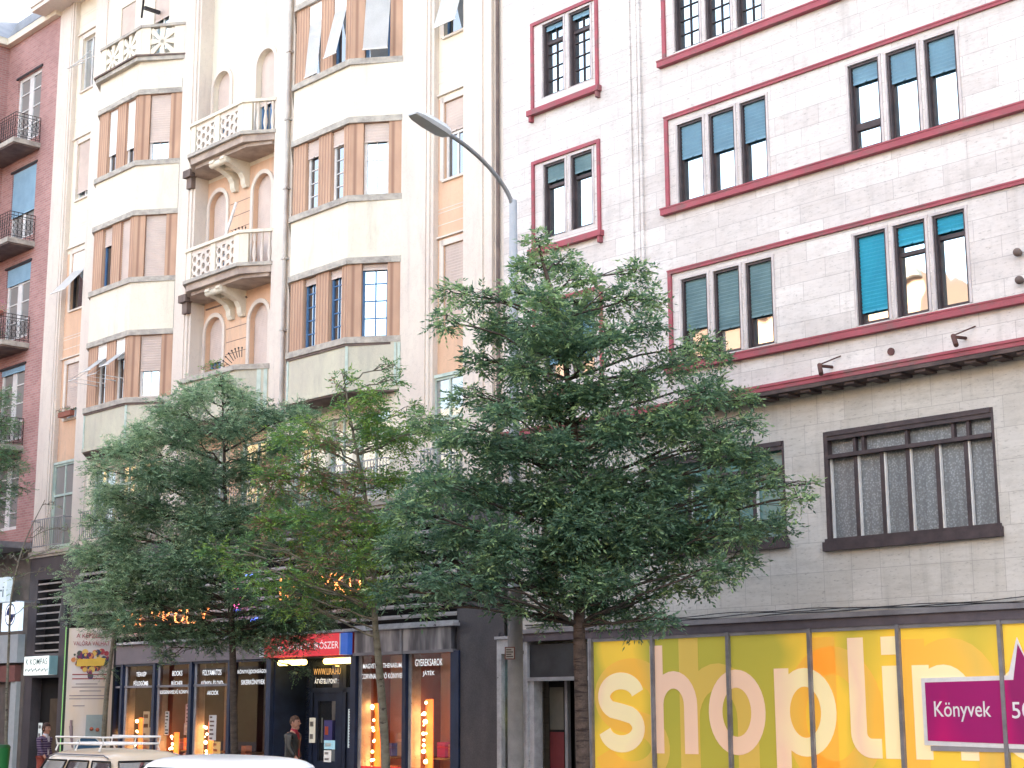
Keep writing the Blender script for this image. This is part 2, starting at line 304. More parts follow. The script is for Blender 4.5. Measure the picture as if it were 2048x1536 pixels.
# ------------------------------------------------------------------ window builder (used by every front)
def slats(mb, x0,x1,z0,z1,y,pitch=0.055,amp=0.022,mi=0):
    n=max(2,int((z1-z0)/pitch)); vs=[]; fs=[]
    for i in range(n+1):
        z=z0+(z1-z0)*i/n; vs+= [(x0,y,z),(x1,y,z)]
        if i<n: zz=z+(z1-z0)/n*0.78; vs+=[(x0,y-amp,zz),(x1,y-amp,zz)]
    for i in range(len(vs)//2-1): fs.append((2*i,2*i+1,2*i+3,2*i+2))
    mb.add(vs,fs,mi)
def window(par, X, x0,x1,z0,z1, fm='brown', fw=0.05, yf=0.12, yd=0.06, nx=0, nz=0, bw=0.022, sh=0.0, shm='shut_pink', glass='glass', transom=0, liner=None, pitch=0.072, gap=0.0, label=None, shy=None, sill=None):
    g=MB(X)
    if liner: 
        for a,b in ((x0,x0+liner),(x1-liner,x1)): g.box(a,b,0.02,yf,z0,z1)
        g.box(x0+liner,x1-liner,0.02,yf,z1-liner,z1)
    g.box(x0,x0+fw,yf,yf+yd,z0,z1); g.box(x1-fw,x1,yf,yf+yd,z0,z1); g.box(x0+fw,x1-fw,yf,yf+yd,z0,z0+fw); g.box(x0+fw,x1-fw,yf,yf+yd,z1-fw,z1)
    a,b,c,d=x0+fw,x1-fw,z0+fw,z1-fw
    if transom: zt=z0+(z1-z0)*transom; g.box(a,b,yf-0.004,yf+yd-0.004,zt-0.035,zt+0.035)
    for i in range(nx): q=a+(b-a)*(i+1)/(nx+1); g.box(q-bw/2,q+bw/2,yf+0.012,yf+yd-0.01,c,d)
    for i in range(nz): q=c+(d-c)*(i+1)/(nz+1); g.box(a,b,yf+0.016,yf+yd-0.014,q-bw/2,q+bw/2)
    f=g.build('window',M[fm],par,label=label)
    MB(X).add([(a-.01,yf+yd*0.7,c-.01),(b+.01,yf+yd*0.7,c-.01),(b+.01,yf+yd*0.7,d+.01),(a-.01,yf+yd*0.7,d+.01)],[(0,1,2,3)]).build('pane',M[glass],f)
    if sh>0:
        s=MB(X); zs=z1-(z1-z0)*sh; ys=(yf-0.03 if shy is None else shy); lx=(liner or 0)
        slats(s,x0+lx+0.01,x1-lx-0.01,zs,z1-0.005,ys,pitch); s.box(x0+lx+0.01,x1-lx-0.01,ys-0.014,ys+0.006,zs-0.045,zs); s.box((x0+x1)/2-0.02,(x0+x1)/2+0.02,ys-0.035,ys-0.014,zs-0.04,zs-0.015)
        s.build('shutter',M[shm],f)
    if sill:
        MB(X).box(x0-0.05,x1+0.05,-sill,yf,z0-0.05,z0).build('sill',M['coping'],f)
    return f
# =================================================================== setting
g=MB(); g.add([W(-260,-160),W(260,-160),W(260,200),W(-260,200)],[(0,1,2,3)]); 
M['asphalt']=pm('asphalt',(0.055,0.055,0.058),(0.04,0.04,0.043),scale=0.8,rough=0.9,fine=0.3); M['pave']=pm('pavement_slabs',(0.24,0.23,0.22),(0.19,0.18,0.175),scale=1.2,rough=0.9,fine=0.15)
M['kerb']=pm('granite_kerb',(0.32,0.31,0.30),(0.25,0.24,0.24),scale=3); M['paint']=pm('worn_road_paint',(0.70,0.70,0.68),(0.5,0.5,0.48),scale=4)
g.v=[(p[0],p[1],-0.14) for p in g.v]; g.build('ground',M['asphalt'],kind='structure')
X=Matrix.Translation(P0)@Matrix.Rotation(ROTZ,4,'Z')
MB(X).box(-120,90,-20.5,-6.3,-0.136,-0.132).build('road',M['asphalt'],kind='structure')
m=MB(X); m.box(-120,90,-6.1,0.6,-0.3,0.0); m.build('pavement',M['pave'],kind='structure')
m=MB(X); m.box(-120,90,-45,-20.7,-0.3,0.0); m.build('opposite_pavement',M['pave'],kind='structure')
m=MB(X)
for a in (-6.3,-20.7):
    for i in range(105): m.box(-120+i*2,-120+i*2+1.985,a,a+0.2,-0.3,0.012)
m.build('kerb',M['kerb'],kind='structure')
m=MB(X)
for i in range(26): m.box(-118+i*8,-118+i*8+3.2,-13.46,-13.34,-0.132,-0.126)
m.build('lane_marking',M['paint'],kind='structure')
I=Matrix.Identity(4)
# =================================================================== STONE BUILDING (right)
SB=front('stone_building',label='pale travertine building with dark red string courses over the shoplin window',cat='building')
SE=62.0  # front runs on past the view, lengthened to block the sun
lights=[]                                           # (x0,x1,z0,z1,shutter,material,nx,nz,transom,glass)
def tri(x, z0, z1, specs): 
    for (a,b),sp in zip(((x,x+.69),(x+.85,x+1.52),(x+1.67,x+2.33)),specs): lights.append((a,b,z0,z1)+sp)
G='glass'
Z2=(12.30,14.02); Z3=(8.93,10.66); Z1=(15.66,17.38); Z4=(19.0,20.75)
tri(5.35,*Z1,[(0,'shut_blue',1,4,0,G)]*3)
tri(5.35,*Z2,[(.42,'shut_blue',0,0,0,G),(.46,'shut_blue',0,0,0,G),(.47,'shut_blue',0,0,0,G)])
tri(5.35,*Z3,[(.60,'shut_teal',0,0,0,'glass_cur'),(.68,'shut_teal',0,0,0,'glass_cur'),(.62,'shut_teal',0,0,0,G)])
tri(9.64,*Z1,[(.3,'shut_blue',0,0,0,G)]*3)
tri(9.64,*Z2,[(.20,'shut_blue',0,0,.30,G),(.33,'shut_blue',0,0,0,G),(.38,'shut_blue',0,0,0,G)])
tri(9.60,*Z3,[(.84,'shut_cyan',0,0,0,G),(.20,'shut_cyan',0,0,.68,G),(.17,'shut_cyan',0,0,.76,G)])
for xx in (13.9,18.2,22.5):
    for zz in (Z1,Z2,Z3): tri(xx,*zz,[(.4,'shut_blue',0,0,0,G)]*3)
for zz,sp in ((Z4,(0,'shut_blue',1,4,.75,G)),((15.80,17.58),(0.07,'shut_blue',1,4,.74,G)),((12.42,14.16),(.22,'shut_teal',0,0,.70,G)),((9.06,10.80),(.72,'shut_blue',0,0,0,'glass_cur'))):
    lights.append((1.35,2.03)+zz+sp); lights.append((2.21,2.88)+zz+sp)
wl=MB(); wl.wall(0,SE,8.02,23.5,0,0.2,[l[:4] for l in lights]); wl.build('wall',M['trav'],SB)
low=[(8.50,12.06,4.98,7.10),(4.30,7.57,5.12,7.06),(0.9,3.1,5.12,7.06),(13.6,17.1,4.98,7.10)]
YL=0.30
m=MB(); m.wall(0,SE,3.60,8.02,YL,0.18,low); m.build('lower_wall',M['trav2'],SB)
m=MB(); m.box(0,SE,YL+0.7,13,0,23.4); m.box(0,SE,0.0,1.1,23.4,23.5); m.box(0.002,0.2,0.3,1.2,0,23.3); m.box(SE-.2,SE,0.2,1.2,0,23.3); m.build('rear_block',M['trav2'],SB)  # unseen body behind the front, added to stop sunlight from the rear
for l in lights:
    x0,x1,z0,z1,sh,sm,nx,nz,tr,gl=l
    window(SB,I,x0,x1,z0,z1,fm='brown',fw=0.075,yf=0.10,yd=0.07,nx=nx,nz=nz,bw=0.014,sh=sh,shm=sm,glass=gl,transom=tr if tr<1 else 0,liner=0.05,shy=0.085)
# special extra lower transom
MB().box(9.72,10.25,0.095,0.165,12.72,12.80).build('transom_bar',M['brown'],SB)
# trims
t=MB()
for l in lights:                                    # light stone surround moulding round every light
    x0,x1,z0,z1=l[:4]; t.mark()
    t.box(x0-.06,x1+.06,-.018,.0,z1+.0,z1+.05); t.box(x0-.05,x0,-.018,0,z0,z1); t.box(x1,x1+.05,-.018,0,z0,z1)
t.build('window_surround',M['stone_trim'],SB)
def course(x0,x1,z0,z1,o,name='string_course'):
    c=MB(); c.box(x0,x1,-o,0.02,z0,z1); c.box(x0-.01,x1,-o-.012,0,z1-.03,z1); return c.build(name,M['red'],SB)
for zt in (17.60,14.19,10.82): 
    course(5.02,SE,zt,zt+.09,.05)
for zs in (15.40,12.11,8.72): course(4.93,SE,zs,zs+.15,.13)
m=MB()
for a,b in ((15.55,17.6),(12.26,14.19),(8.87,10.82)): m.mark(); m.box(5.02,5.11,-.05,.02,a,b)
m.build('vertical_moulding',M['red'],SB)
for zs,zt in ((18.86,21.0),(15.55,17.72),(12.21,14.32),(8.85,10.98)):
    c=MB(); c.box(.92,3.20,-.14,.02,zs-.13,zs); c.box(.98,1.06,-.05,.02,zs,zt); c.box(3.05,3.13,-.05,.02,zs,zt); c.box(1.06,3.05,-.05,.02,zt-.08,zt)
    for q in (.96,3.08): c.prism([(q,0.0),(q,-.10),(q+.02,-.12),(q+.06,-.12),(q+.08,-.10),(q+.08,0)],zs-.27,zs-.13)
    c.build('window_moulding',M['red'],SB)
m=MB(); m.box(4.06,4.40,-.03,.02,8.03,23.4); m.box(4.06,4.12,-.07,-.03,8.03,23.4); m.box(4.34,4.40,-.07,-.03,8.03,23.4); m.box(4.17,4.29,-.05,-.03,8.03,23.4); m.build('pilaster_strip',M['trav'],SB)
# big cornice: red fascia with a coffered dark soffit
m=MB(); m.box(0.05,SE,-.16,0.02,7.98,8.10); m.box(0.05,SE,-.18,-.16,8.06,8.11); m.build('cornice_fascia',M['red'],SB)
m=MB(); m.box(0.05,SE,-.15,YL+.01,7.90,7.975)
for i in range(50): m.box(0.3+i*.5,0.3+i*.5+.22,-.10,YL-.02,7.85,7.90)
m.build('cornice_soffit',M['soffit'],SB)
# large brown windows of the first floor
def bigwin(x0,x1,z0,z1,muls,tmuls,zt,gl='lace'):
    y=YL; g=MB(); g.box(x0,x0+.09,y-.015,y+.15,z0,z1); g.box(x1-.05,x1,y-.01,y+.15,z0,z1); g.box(x0+.09,x1-.05,y-.03,y+.15,z1-.09,z1); g.box(x0+.09,x1-.05,y-.01,y+.05,z1-.17,z1-.09)
    g.box(x0+.09,x1-.05,y-.035,y+.12,zt-.035,zt+.035); g.box(x0-.06,x1+.06,y-.10,y+.15,z0-.13,z0+.04); g.box(x0-.03,x1+.03,y-.06,y+.15,z0+.04,z0+.10)
    for q in muls: g.box(q,q+.075,y+.03,y+.12,z0+.1,zt-.035)
    for q in tmuls: g.box(q,q+.06,y+.03,y+.12,zt+.035,z1-.17)
    f=g.build('window',M['brown'],SB)
    s=MB()
    for q in [x0+.09]+[q+.075 for q in muls]: s.mark(); s.box(q,q+.028,y+.05,y+.115,z0+.1,zt-.04)
    s.build('sash',M['whitep'],f)
    MB().add([(x0,y+.13,z0),(x1,y+.13,z0),(x1,y+.13,z1),(x0,y+.13,z1)],[(0,1,2,3)]).build('pane',M[gl],f)
    return f
bigwin(8.50,12.06,4.98,7.10,[9.13,9.70,10.25,10.85,11.43],[9.13,9.32,10.25,11.2,11.5],6.62)
bigwin(4.30,7.57,5.12,7.06,[5.1,5.95,6.75],[5.95,6.75],6.55,'glass_teal'); bigwin(0.9,3.1,5.12,7.06,[1.6,2.3],[2.0],6.55,'glass_lace'); bigwin(13.6,17.1,4.98,7.10,[14.3,15,15.6,16.3],[15],6.62)
# sheet-metal box over the shop window, cables
m=MB(); m.box(0.3,SE,-.10,YL+.02,3.60,3.69); m.build('shutter_housing',M['gutter'],SB)
m=MB(); m.box(0.3,SE,-.05,YL+.02,3.43,3.60); m.build('lintel',pm('dark_purple_lintel',(0.14,0.115,0.13),(0.10,0.085,0.1)),SB)
m=MB()
for k in range(3):
    pts=[(0.4+i*.45, YL-.03-.02*k, 3.735+.03*k+.015*math.sin(i*1.3+k*2)+(.02*math.sin(i*.4+k))) for i in range(46)]; m.tube(pts,.010,n=5)
m.build('cable',M['darkmetal'],SB)
# shop front bays
mul=[2.65,4.36,6.30,8.22,10.12,12.10,14.1,16.1,18.1,20.1]
m=MB()
for q in mul: m.mark(); m.box(q-.035,q+.035,-.06,.12,0.0,3.43)
m.mark()
m.box(2.65,SE,-.04,.12,0,.42); m.box(2.6,SE,-.03,.10,3.36,3.43); m.build('shop_frame',M['gutter'],SB)
MB().box(20.2,SE,0.0,.3,0,3.43).build('shop_pier',M['trav2'],SB)
# entrance bay
m=MB(); m.box(-.12,.02,-.14,.3,0,3.50); m.box(.46,.60,-.14,.3,0,3.50); m.box(.02,.46,-.14,.3,3.18,3.50); m.box(.02,.46,-.14,.3,0,.6); m.box(-.16,.64,-.18,.3,3.50,3.56); f=m.build('showcase_frame',M['oldwhite'],SB)
MB().add([(.02,-.02,.6),(.46,-.02,.6),(.46,-.02,3.18),(.02,-.02,3.18)],[(0,1,2,3)]).build('pane',M['shopglass'],f)
m=MB(); m.box(.02,.46,.16,.2,.6,3.18); m.build('showcase_back',fl((0.35,0.37,0.38)),SB)
m=MB(); m.box(.60,.72,-.02,.3,0,3.43); m.box(.72,.86,.04,.3,0,2.62); m.build('door_post',M['oldwhite'],SB)
m=MB(); m.box(.72,2.58,.06,.3,2.66,3.36); m.build('transom_panel',pm('grimy_dark_glass',(0.05,0.055,0.06),(0.03,0.03,0.035),scale=2,rough=0.3),SB)
m=MB(); m.box(.72,2.58,-.02,.3,2.58,2.66); m.build('transom_rail',M['zinc'],SB)
m=MB(); m.box(.86,1.36,.50,.54,0,2.58); m.box(1.50,2.0,.62,.66,0,2.58); m.box(2.05,2.6,.7,.74,0,2.58); m.box(.72,2.6,.95,1.0,0,2.6); dd=m.build('door',M['black'],SB)
m=MB(); m.box(.90,1.32,.485,.499,.2,1.5); m.box(1.56,1.94,.605,.619,.2,1.55); m.build('red_curtain',fl((0.16,0.03,0.035)),dd)
m=MB(); m.box(1.56,1.94,.604,.618,1.58,2.4); m.box(.90,1.32,.484,.498,1.55,2.45); m.build('frosted_pane',fl((0.13,0.12,0.10)),dd)
m=MB(); m.box(1.36,1.44,.48,.58,0,2.58); m.box(2.0,2.05,.6,.7,0,2.58); m.build('door_frame',M['zinc'],dd)
m=MB(); m.box(2.58,2.64,-.05,.3,0,3.43); m.build('side_post',M['oldwhite'],SB)
m=MB()
for q in (.18,.20): pass
# =================================================================== CREAM BUILDING (middle)
CB=front('cream_building',label='cream and peach apartment building with angled bays and arched balconies',cat='building')
CW=-22.55
P=0.82
rows=[(11.06,12.95),(14.74,16.68),(18.42,20.55)]
# flat wall zones at y=0: pilasters; recessed columns; recessed centre
def pil(x0,x1,z0=7.0,z1=25.9,y=0.0,mat='pink',ribs=(),name='pilaster'):
    m=MB(); m.box(x0,x1,y,1.2,z0,z1)
    for a,b,o in ribs: m.box(a,b,y-o,y,z0,z1)
    return m.build(name,M[mat],CB)
pil(CW,-21.45,ribs=((-21.78,-21.70,.03),(-21.62,-21.52,.05))); pil(-20.02,-19.12,ribs=((-19.3,-19.22,.03),)); pil(-14.36,-13.42,ribs=((-13.62,-13.52,.05),(-13.80,-13.74,.03))); pil(-9.38,-8.50,ribs=((-8.72,-8.64,.04),))
pil(-3.77,-2.52,ribs=((-2.84,-2.78,.03),(-2.72,-2.62,.05))); pil(-1.42,0.0,ribs=((-.78,-.70,.03),(-.55,-.30,.10),(-.22,-.16,.03)))
# window columns (recessed peach panels)
def column(x0,x1,wins,y=0.16,mat='peach',up='yellowp'):
    hs=[(w[0],w[1],w[2],w[3]) for w in wins]
    m=MB(); m.wall(x0,x1,9.86,16.9,y,.14,[h for h in hs if h[2]<16.9]); m.build('infill',M[mat],CB)
    m=MB(); m.wall(x0,x1,16.9,25.9,y,.14,[h for h in hs if h[2]>16.9]); m.build('infill',M[up],CB)
    s=MB(); gv=MB()
    for h in hs:
        s.mark(); s.box(h[0]-.06,h[1]+.03,y-.035,y,h[3],h[3]+.15); s.box(x0,x1,y-.07,y,h[3]+.20,h[3]+.24); s.box(h[0]-.04,h[1]+.03,y-.06,y+.12,h[2]-.06,h[2])
        s.box(h[0]-.13,h[0],y-.035,y,h[2],h[3]+.15)
        for k in (.55,1.05,1.2): gv.mark(); gv.box(x0,x1,y-.004,y+.001,h[3]+.2+k*.62,h[3]+.2+k*.62+.02)
    s.build('window_surround',M['pink'],CB); gv.build('groove',M['pink'],CB)
    m=MB(); m.box(x0,x1,y+.3,1.2,7,25.9); m.build('rear_infill',M['black'],CB)
RC=[(-2.30,-1.48,11.04,13.07),(-2.30,-1.48,14.75,16.76),(-2.30,-1.48,18.50,20.5),(-2.30,-1.48,22.2,24.2)]
LCw=[(-21.10,-20.15,11.25,13.08),(-21.10,-20.15,14.90,16.85),(-21.10,-20.15,18.70,20.68),(-21.10,-20.15,22.55,24.45)]
column(-2.52,-1.42,RC); column(-21.45,-20.02,LCw)
Y16=Matrix.Translation((0,.16,0))
window(CB,Y16,-2.30,-1.48,11.04,13.07,fm='whitep',fw=.05,yf=.08,yd=.05,sh=.97,shm='shut_pink',label='beige roller shutter fully closed')
window(CB,Y16,-2.30,-1.48,14.75,16.76,fm='whitep',fw=.07,yf=.08,yd=.05,nx=1,bw=.06,nz=0,sh=.38,shm='shut_pink',transom=.58,glass='glass_dk')
f=window(CB,Y16,-2.30,-1.48,18.50,20.5,fm='bluep',fw=.05,yf=.09,yd=.05,glass='glass_dk')
def awning(par,X,x0,x1,zt,zb,out,zs,mat='shut_white',stays=True):        # roller shutter guided outwards
    m=MB(X); 
    slats(m,x0+.01,x1-.01,zs,zt,.03,.055,.01)
    n=6; z_e=zb; vs=[]; 
    for i in range(n+1):
        t=i/n; y=.03-(out)*t; z=zs+(z_e-zs)*t; vs+=[(x0+.01,y,z),(x1-.01,y,z)]
    m.add(vs,[(2*i,2*i+1,2*i+3,2*i+2) for i in range(n)]+[(2*i,2*i+2,2*i+3,2*i+1) for i in range(n)])
    m.tube([(x0,.03-out,z_e),(x1,.03-out,z_e)],.02,n=6)
    a=m.build('shutter',M[mat],par); s=MB(X)
    if stays:
        zlow=zb-(zs-zb)*stays
        yl=.03-out*(1+stays)
        for q in (x0+.03,x1-.03): s.tube([(q,.03,zs),(q,yl,zlow),(q,.04,zlow-.02)],.018,n=5)
        s.tube([(x0+.03,yl,zlow),(x1-.03,yl,zlow)],.018,n=5); s.build('stay',M['whitep'],par)
    return a
awning(f,Y16,-2.30,-1.48,20.5,18.62,.42,20.0,stays=False)
window(CB,Y16,-2.30,-1.48,22.2,24.2,fm='bluep',sh=.8,shm='shut_white')
f=window(CB,Y16,-21.10,-20.15,11.25,13.08,fm='whitep',yf=.08,sh=.80,shm='shut_pink',nx=1,bw=.05)
f=window(CB,Y16,-21.10,-20.15,14.90,16.85,fm='darkmetal',yf=.08,glass='glass_dk'); awning(f,Y16,-21.10,-20.15,16.85,15.35,.75,16.25,stays=False)
window(CB,Y16,-21.10,-20.15,18.70,20.68,fm='whitep',yf=.08,sh=.86,shm='shut_pink',nx=1,bw=.05)
f=window(CB,Y16,-21.10,-20.15,22.55,24.45,fm='whitep',yf=.08,glass='glass_cur',nx=1,bw=.05)
s=MB(Y16); s.tube([(-21.0,.0,23.6),(-21.0,-.6,23.2),(-20.2,-.6,23.2),(-20.2,.0,23.6)],.02,n=5); s.tube([(-20.6,-.6,23.2),(-20.6,0,23.9)],.02,n=5); s.build('stay',M['whitep'],f)
# flowers box stuck on sill
# ------- bays
def bay(a,b,c,d,specs):
    """outline (a,0)-(b,-P)-(c,-P)-(d,0); specs[row] = 4 windows: chamfer-left, front 1, front 2, chamfer-right"""
    Lc=math.hypot(b-a,P); an=math.atan2(P,b-a); faces=[('L',frame(a,0,-an),Lc),('F',frame(b,-P,0),c-b),('R',frame(c,-P,an),Lc)]
    def slab(off,z0,z1,mat,name):
        k=off*math.tan(an/2); m=MB(); m.prism([(a-off*.5,0.3),(a-off*.5,0),(b-k,-P-off),(c+k,-P-off),(d+off*.5,0),(d+off*.5,.3)],z0,z1); m.build(name,M[mat],CB)
    top=21.62
    zprev=9.78
    par=MB(); par2=MB(); pier=MB(); cop=[]
    for r,(z0,z1) in enumerate(rows):
        par.mark(); pier.mark()
        for nm,X_,L in faces:
            (par2 if r==0 else par).M=X_; (par2 if r==0 else par).wall(0,L,zprev,z0-.16,.0,.1)
            hs=wx[nm](L); pier.M=X_; pier.wall(0,L,z0,z1,.03,.17,[(h[0],h[1],z0+.001,z1-.001) for h in hs],0)
        slab(.07,z0-.16,z0,'coping','sill_band'); slab(.05,z1,z1+.16,'coping','head_band')
        if r==0: slab(.035,z0-.22,z0-.16,'shade','sill_shadow_strip')  # solid dark strip painted as the shadow under the lowest sill
        zprev=z1+.16
    par.mark()
    for nm,X_,L in faces: par.M=X_; par.wall(0,L,zprev,top,.0,.1)
    par.build('parapet',M['cream'],CB); par2.build('parapet',M['creamlow'],CB,label='lowest greenish stained bay parapet'); pier.build('ribbed_pier',M['rib'],CB)
    k=MB(); k.prism([(a,.2),(b,-P+.25),(c,-P+.25),(d,.2)],9.9,top-.02); k.build('bay_core',M['black'],CB)
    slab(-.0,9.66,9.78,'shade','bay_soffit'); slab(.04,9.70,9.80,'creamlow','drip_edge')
    m=MB()                                                   # corner laths on the lowest parapet
    for X_ in (faces[1][1],faces[2][1]):
        m.mark(); m.M=X_; m.box(-.02,.05,-.02,.0,9.8,10.88)
    m.mark(); m.M=faces[2][1]; m.box(Lc-.16,Lc-.10,-.02,.0,9.8,10.88); m.mark(); m.box(Lc-.07,Lc,-.02,0,9.8,10.88); m.build('corner_lath',M['tealp'],CB)
    for r,(z0,z1) in enumerate(rows):
        it=iter(specs[r])
        for nm,X_,L in faces:
            for h in wx[nm](L):
                sp=dict(next(it)); aw=sp.pop('aw',None); Xw=X_@Matrix.Translation((0,.03,0))
                f=window(CB,Xw,h[0],h[1],z0,z1,**sp)
                if aw: awning(f,Xw,h[0],h[1],*aw)
    slab(.16,top,top+.16,'coping','terrace_slab'); slab(.22,top+.13,top+.18,'shade','terrace_edge')
    # pierced balustrade of the roof terrace
    q=MB(); cp=MB()
    for nm,X_,L in faces:
        q.M=X_; cp.M=X_; zb,zt=top+.18,top+1.12
        q.box(-.02,.30,-.02,.10,zb,zt); q.box(L-.32,L+.02,-.02,.10,zb,zt); q.box(.3,L-.32,-.01,.09,zb,zb+.07)
        if nm=='F': q.box(L*.5-.14,L*.5+.14,-.02,.10,zb,zt); spans=[(.30,L*.5-.14),(L*.5+.14,L-.32)]
        else: spans=[(.30,L-.32)]
        for s0,s1 in spans:
            cx=(s0+s1)/2; cz=(zb+zt)/2
            for ang in range(0,360,45):
                t=R_(ang); dx=math.cos(t); dz=math.sin(t); ln=min((s1-s0)/2/max(abs(dx),1e-3),(zt-zb)/2/max(abs(dz),1e-3)); w0,w1=.03,.095
                px,pz=-dz,dx
                q.xz([(cx+px*w0,cz+pz*w0),(cx-px*w0,cz-pz*w0),(cx+dx*ln-px*w1,cz+dz*ln-pz*w1),(cx+dx*ln+px*w1,cz+dz*ln+pz*w1)],.0,.08)
        cp.box(-.04,L+.04,-.06,.13,zt,zt+.09)
    q.build('balustrade',M['cream'],CB); cp.build('handrail',M['coping'],CB)
wx={'L':lambda L:[(.38,1.0)],'F':lambda L:[(.56,1.12),(1.66,2.20)],'R':lambda L:[(.36,1.03)]}
wht=dict(fm='whitep',fw=.08,yf=.11,yd=.05,glass='glass_dk'); wc=dict(fm='whitep',fw=.05,yf=.12,yd=.05,glass='glass_dk')
blu=dict(fm='bluep',fw=.055,yf=.12,yd=.05,nx=1,nz=4,bw=.03,glass='glass_dk')
closed=dict(wht,sh=.99,shm='shut_pink',shy=.07)
bay(-8.45,-7.33,-4.86,-3.77,[
  [closed,dict(blu,sh=.08,shm='shut_pink',label='blue framed casement'),dict(blu,sh=.10,shm='shut_pink',label='blue framed casement'),dict(blu,nz=3,sh=.06,shm='shut_pink',glass='glass',label='wide blue casement reflecting a golden facade')],
  [closed,dict(wht,nz=4,sh=.22,shm='shut_pink'),dict(wht,nz=4,sh=.20,shm='shut_pink'),dict(wht,nx=1,nz=1,sh=.24,shm='shut_pink',glass='glass',bw=.035)],
  [closed,dict(wht,aw=(20.55,18.46,.14,20.0,'shut_white',False)),dict(wht,fm='bluep',aw=(20.55,18.62,.34,20.0,'shut_white',False)),dict(wht,fm='bluep',aw=(20.55,18.58,.26,20.1,'shut_white',False))]])
bay(-19.07,-17.95,-15.50,-14.38,[
  [closed,dict(wht,sh=.30,shm='shut_white',aw=(12.95,12.05,.55,12.5,'shut_white',.75)),dict(wht,sh=.30,shm='shut_white',aw=(12.95,12.05,.55,12.5,'shut_white',.75)),dict(wht,nx=1,sh=.55,shm='shut_pink',glass='glass',shy=.08)],
  [closed,dict(wc,fm='bluep',sh=.28,shm='shut_pink'),dict(wht,sh=.97,shm='shut_pink',shy=.08),dict(wht,sh=.97,shm='shut_pink',shy=.08)],
  [closed,dict(wht,sh=.68,shm='shut_white'),dict(wht,sh=.72,shm='shut_white'),dict(wht,nx=1,sh=.70,shm='shut_pink',glass='glass')]])
# wall behind the bays, below and above
m=MB(); 
for a,b in ((-8.5,-3.77),(-19.12,-14.36)):
    m.mark(); m.wall(a,b,7.0,9.9,0,.15,[(a+.35,a+1.75,7.2,9.3),(a+1.9,a+2.9,7.2,9.3),(a+3.05,b-.35,7.2,9.3)]); m.mark(); m.wall(a,b,21.0,25.9,0,.15,[(a+.8,a+1.7,22.3,24.6),(a+2.9,a+3.8,22.3,24.6)])
m.build('wall',M['cream'],CB)
for a,b in ((-8.5,-3.77),(-19.12,-14.36)):
    for x0,x1 in ((a+.35,a+1.75),(a+1.9,a+2.9),(a+3.05,b-.35)): window(CB,I,x0,x1,7.2,9.3,fm='tealp',fw=.06,yf=.08,nx=1,bw=.05,transom=.72,glass='glass_cur')
    for x0 in (a+.8,a+2.9): window(CB,I,x0,x0+.9,22.3,24.6,fm='whitep',fw=.06,yf=.08,nx=1,bw=.05,sh=.5,shm='shut_pink')
# mezzanine windows under the window columns
for x0,x1 in ((-2.62,-1.40),(-21.5,-20.0)):
    MB().wall(x0,x1,6.95,9.86,.05,.12,[(x0+.06,x1-.04,7.12,9.78)]).build('infill',M['tealp'],CB)
    window(CB,Matrix.Translation((0,.05,0)),x0+.06,x1-.04,7.12,9.78,fm='tealp',fw=.06,yf=.04,nx=1,bw=.06,transom=.62,glass='glass_cur')
# railings low
def rail(mb,x0,x1,z0,z1,y,n):
    for z in (z0+.04,z1): mb.box(x0,x1,y-.015,y+.015,z-.015,z+.015)
    for i in range(n+1): q=x0+(x1-x0)*i/n; mb.box(q-.008,q+.008,y-.008,y+.008,z0,z1)
for x0,x1 in ((-22.1,-20.0),(-8.3,-3.9),(-18.9,-14.5),(-2.6,-1.4),(-13.2,-9.5)):
    m=MB(); rail(m,x0,x1,7.1,8.0,-.28,max(8,int((x1-x0)/.12))); m.box(x0-.01,x0+.02,-.28,0,7.97,8.0); m.box(x1-.02,x1+.01,-.28,0,7.97,8.0); m.build('railing',M['zinc'],CB)
# ------- recessed centre with round-headed windows
YC=.45
arch=[(-12.83,[(20.86,17.7),(17.06,14.0),(13.24,11.2)]),(-10.54,[(20.86,17.7),(17.06,14.0),(13.24,11.2)])]
m=MB(); mu=MB()
zb=[9.9,13.75,17.45,21.6]
for r in range(3):
    for xc,rows_ in arch:
        zt,z0=rows_[2-r]; tgt=mu if r==2 else m
        a,b=(-13.42,-11.68) if xc<-11.7 else (-11.68,-9.38)
        tgt.archcell(a,b,zb[r],zb[r+1],xc,.46,z0,zt-.46,YC,.26)
mu.wall(-13.42,-9.38,21.6,25.9,YC,.1)
m.wall(-13.42,-9.38,7.0,9.9,YC,.15,[(-13.1,-11.8,7.2,9.3),(-11.3,-9.8,7.2,9.3)])
m.build('recessed_wall',M['peach'],CB); mu.build('recessed_wall',M['cream'],CB)
m=MB(); m.box(-13.42,-9.38,YC+.35,1.2,7,25.9); m.build('rear_infill',M['black'],CB)
for x0,x1 in ((-13.1,-11.8),(-11.3,-9.8)): window(CB,Matrix.Translation((0,YC,0)),x0,x1,7.2,9.3,fm='tealp',fw=.06,yf=.08,nx=1,bw=.05,glass='glass_cur')
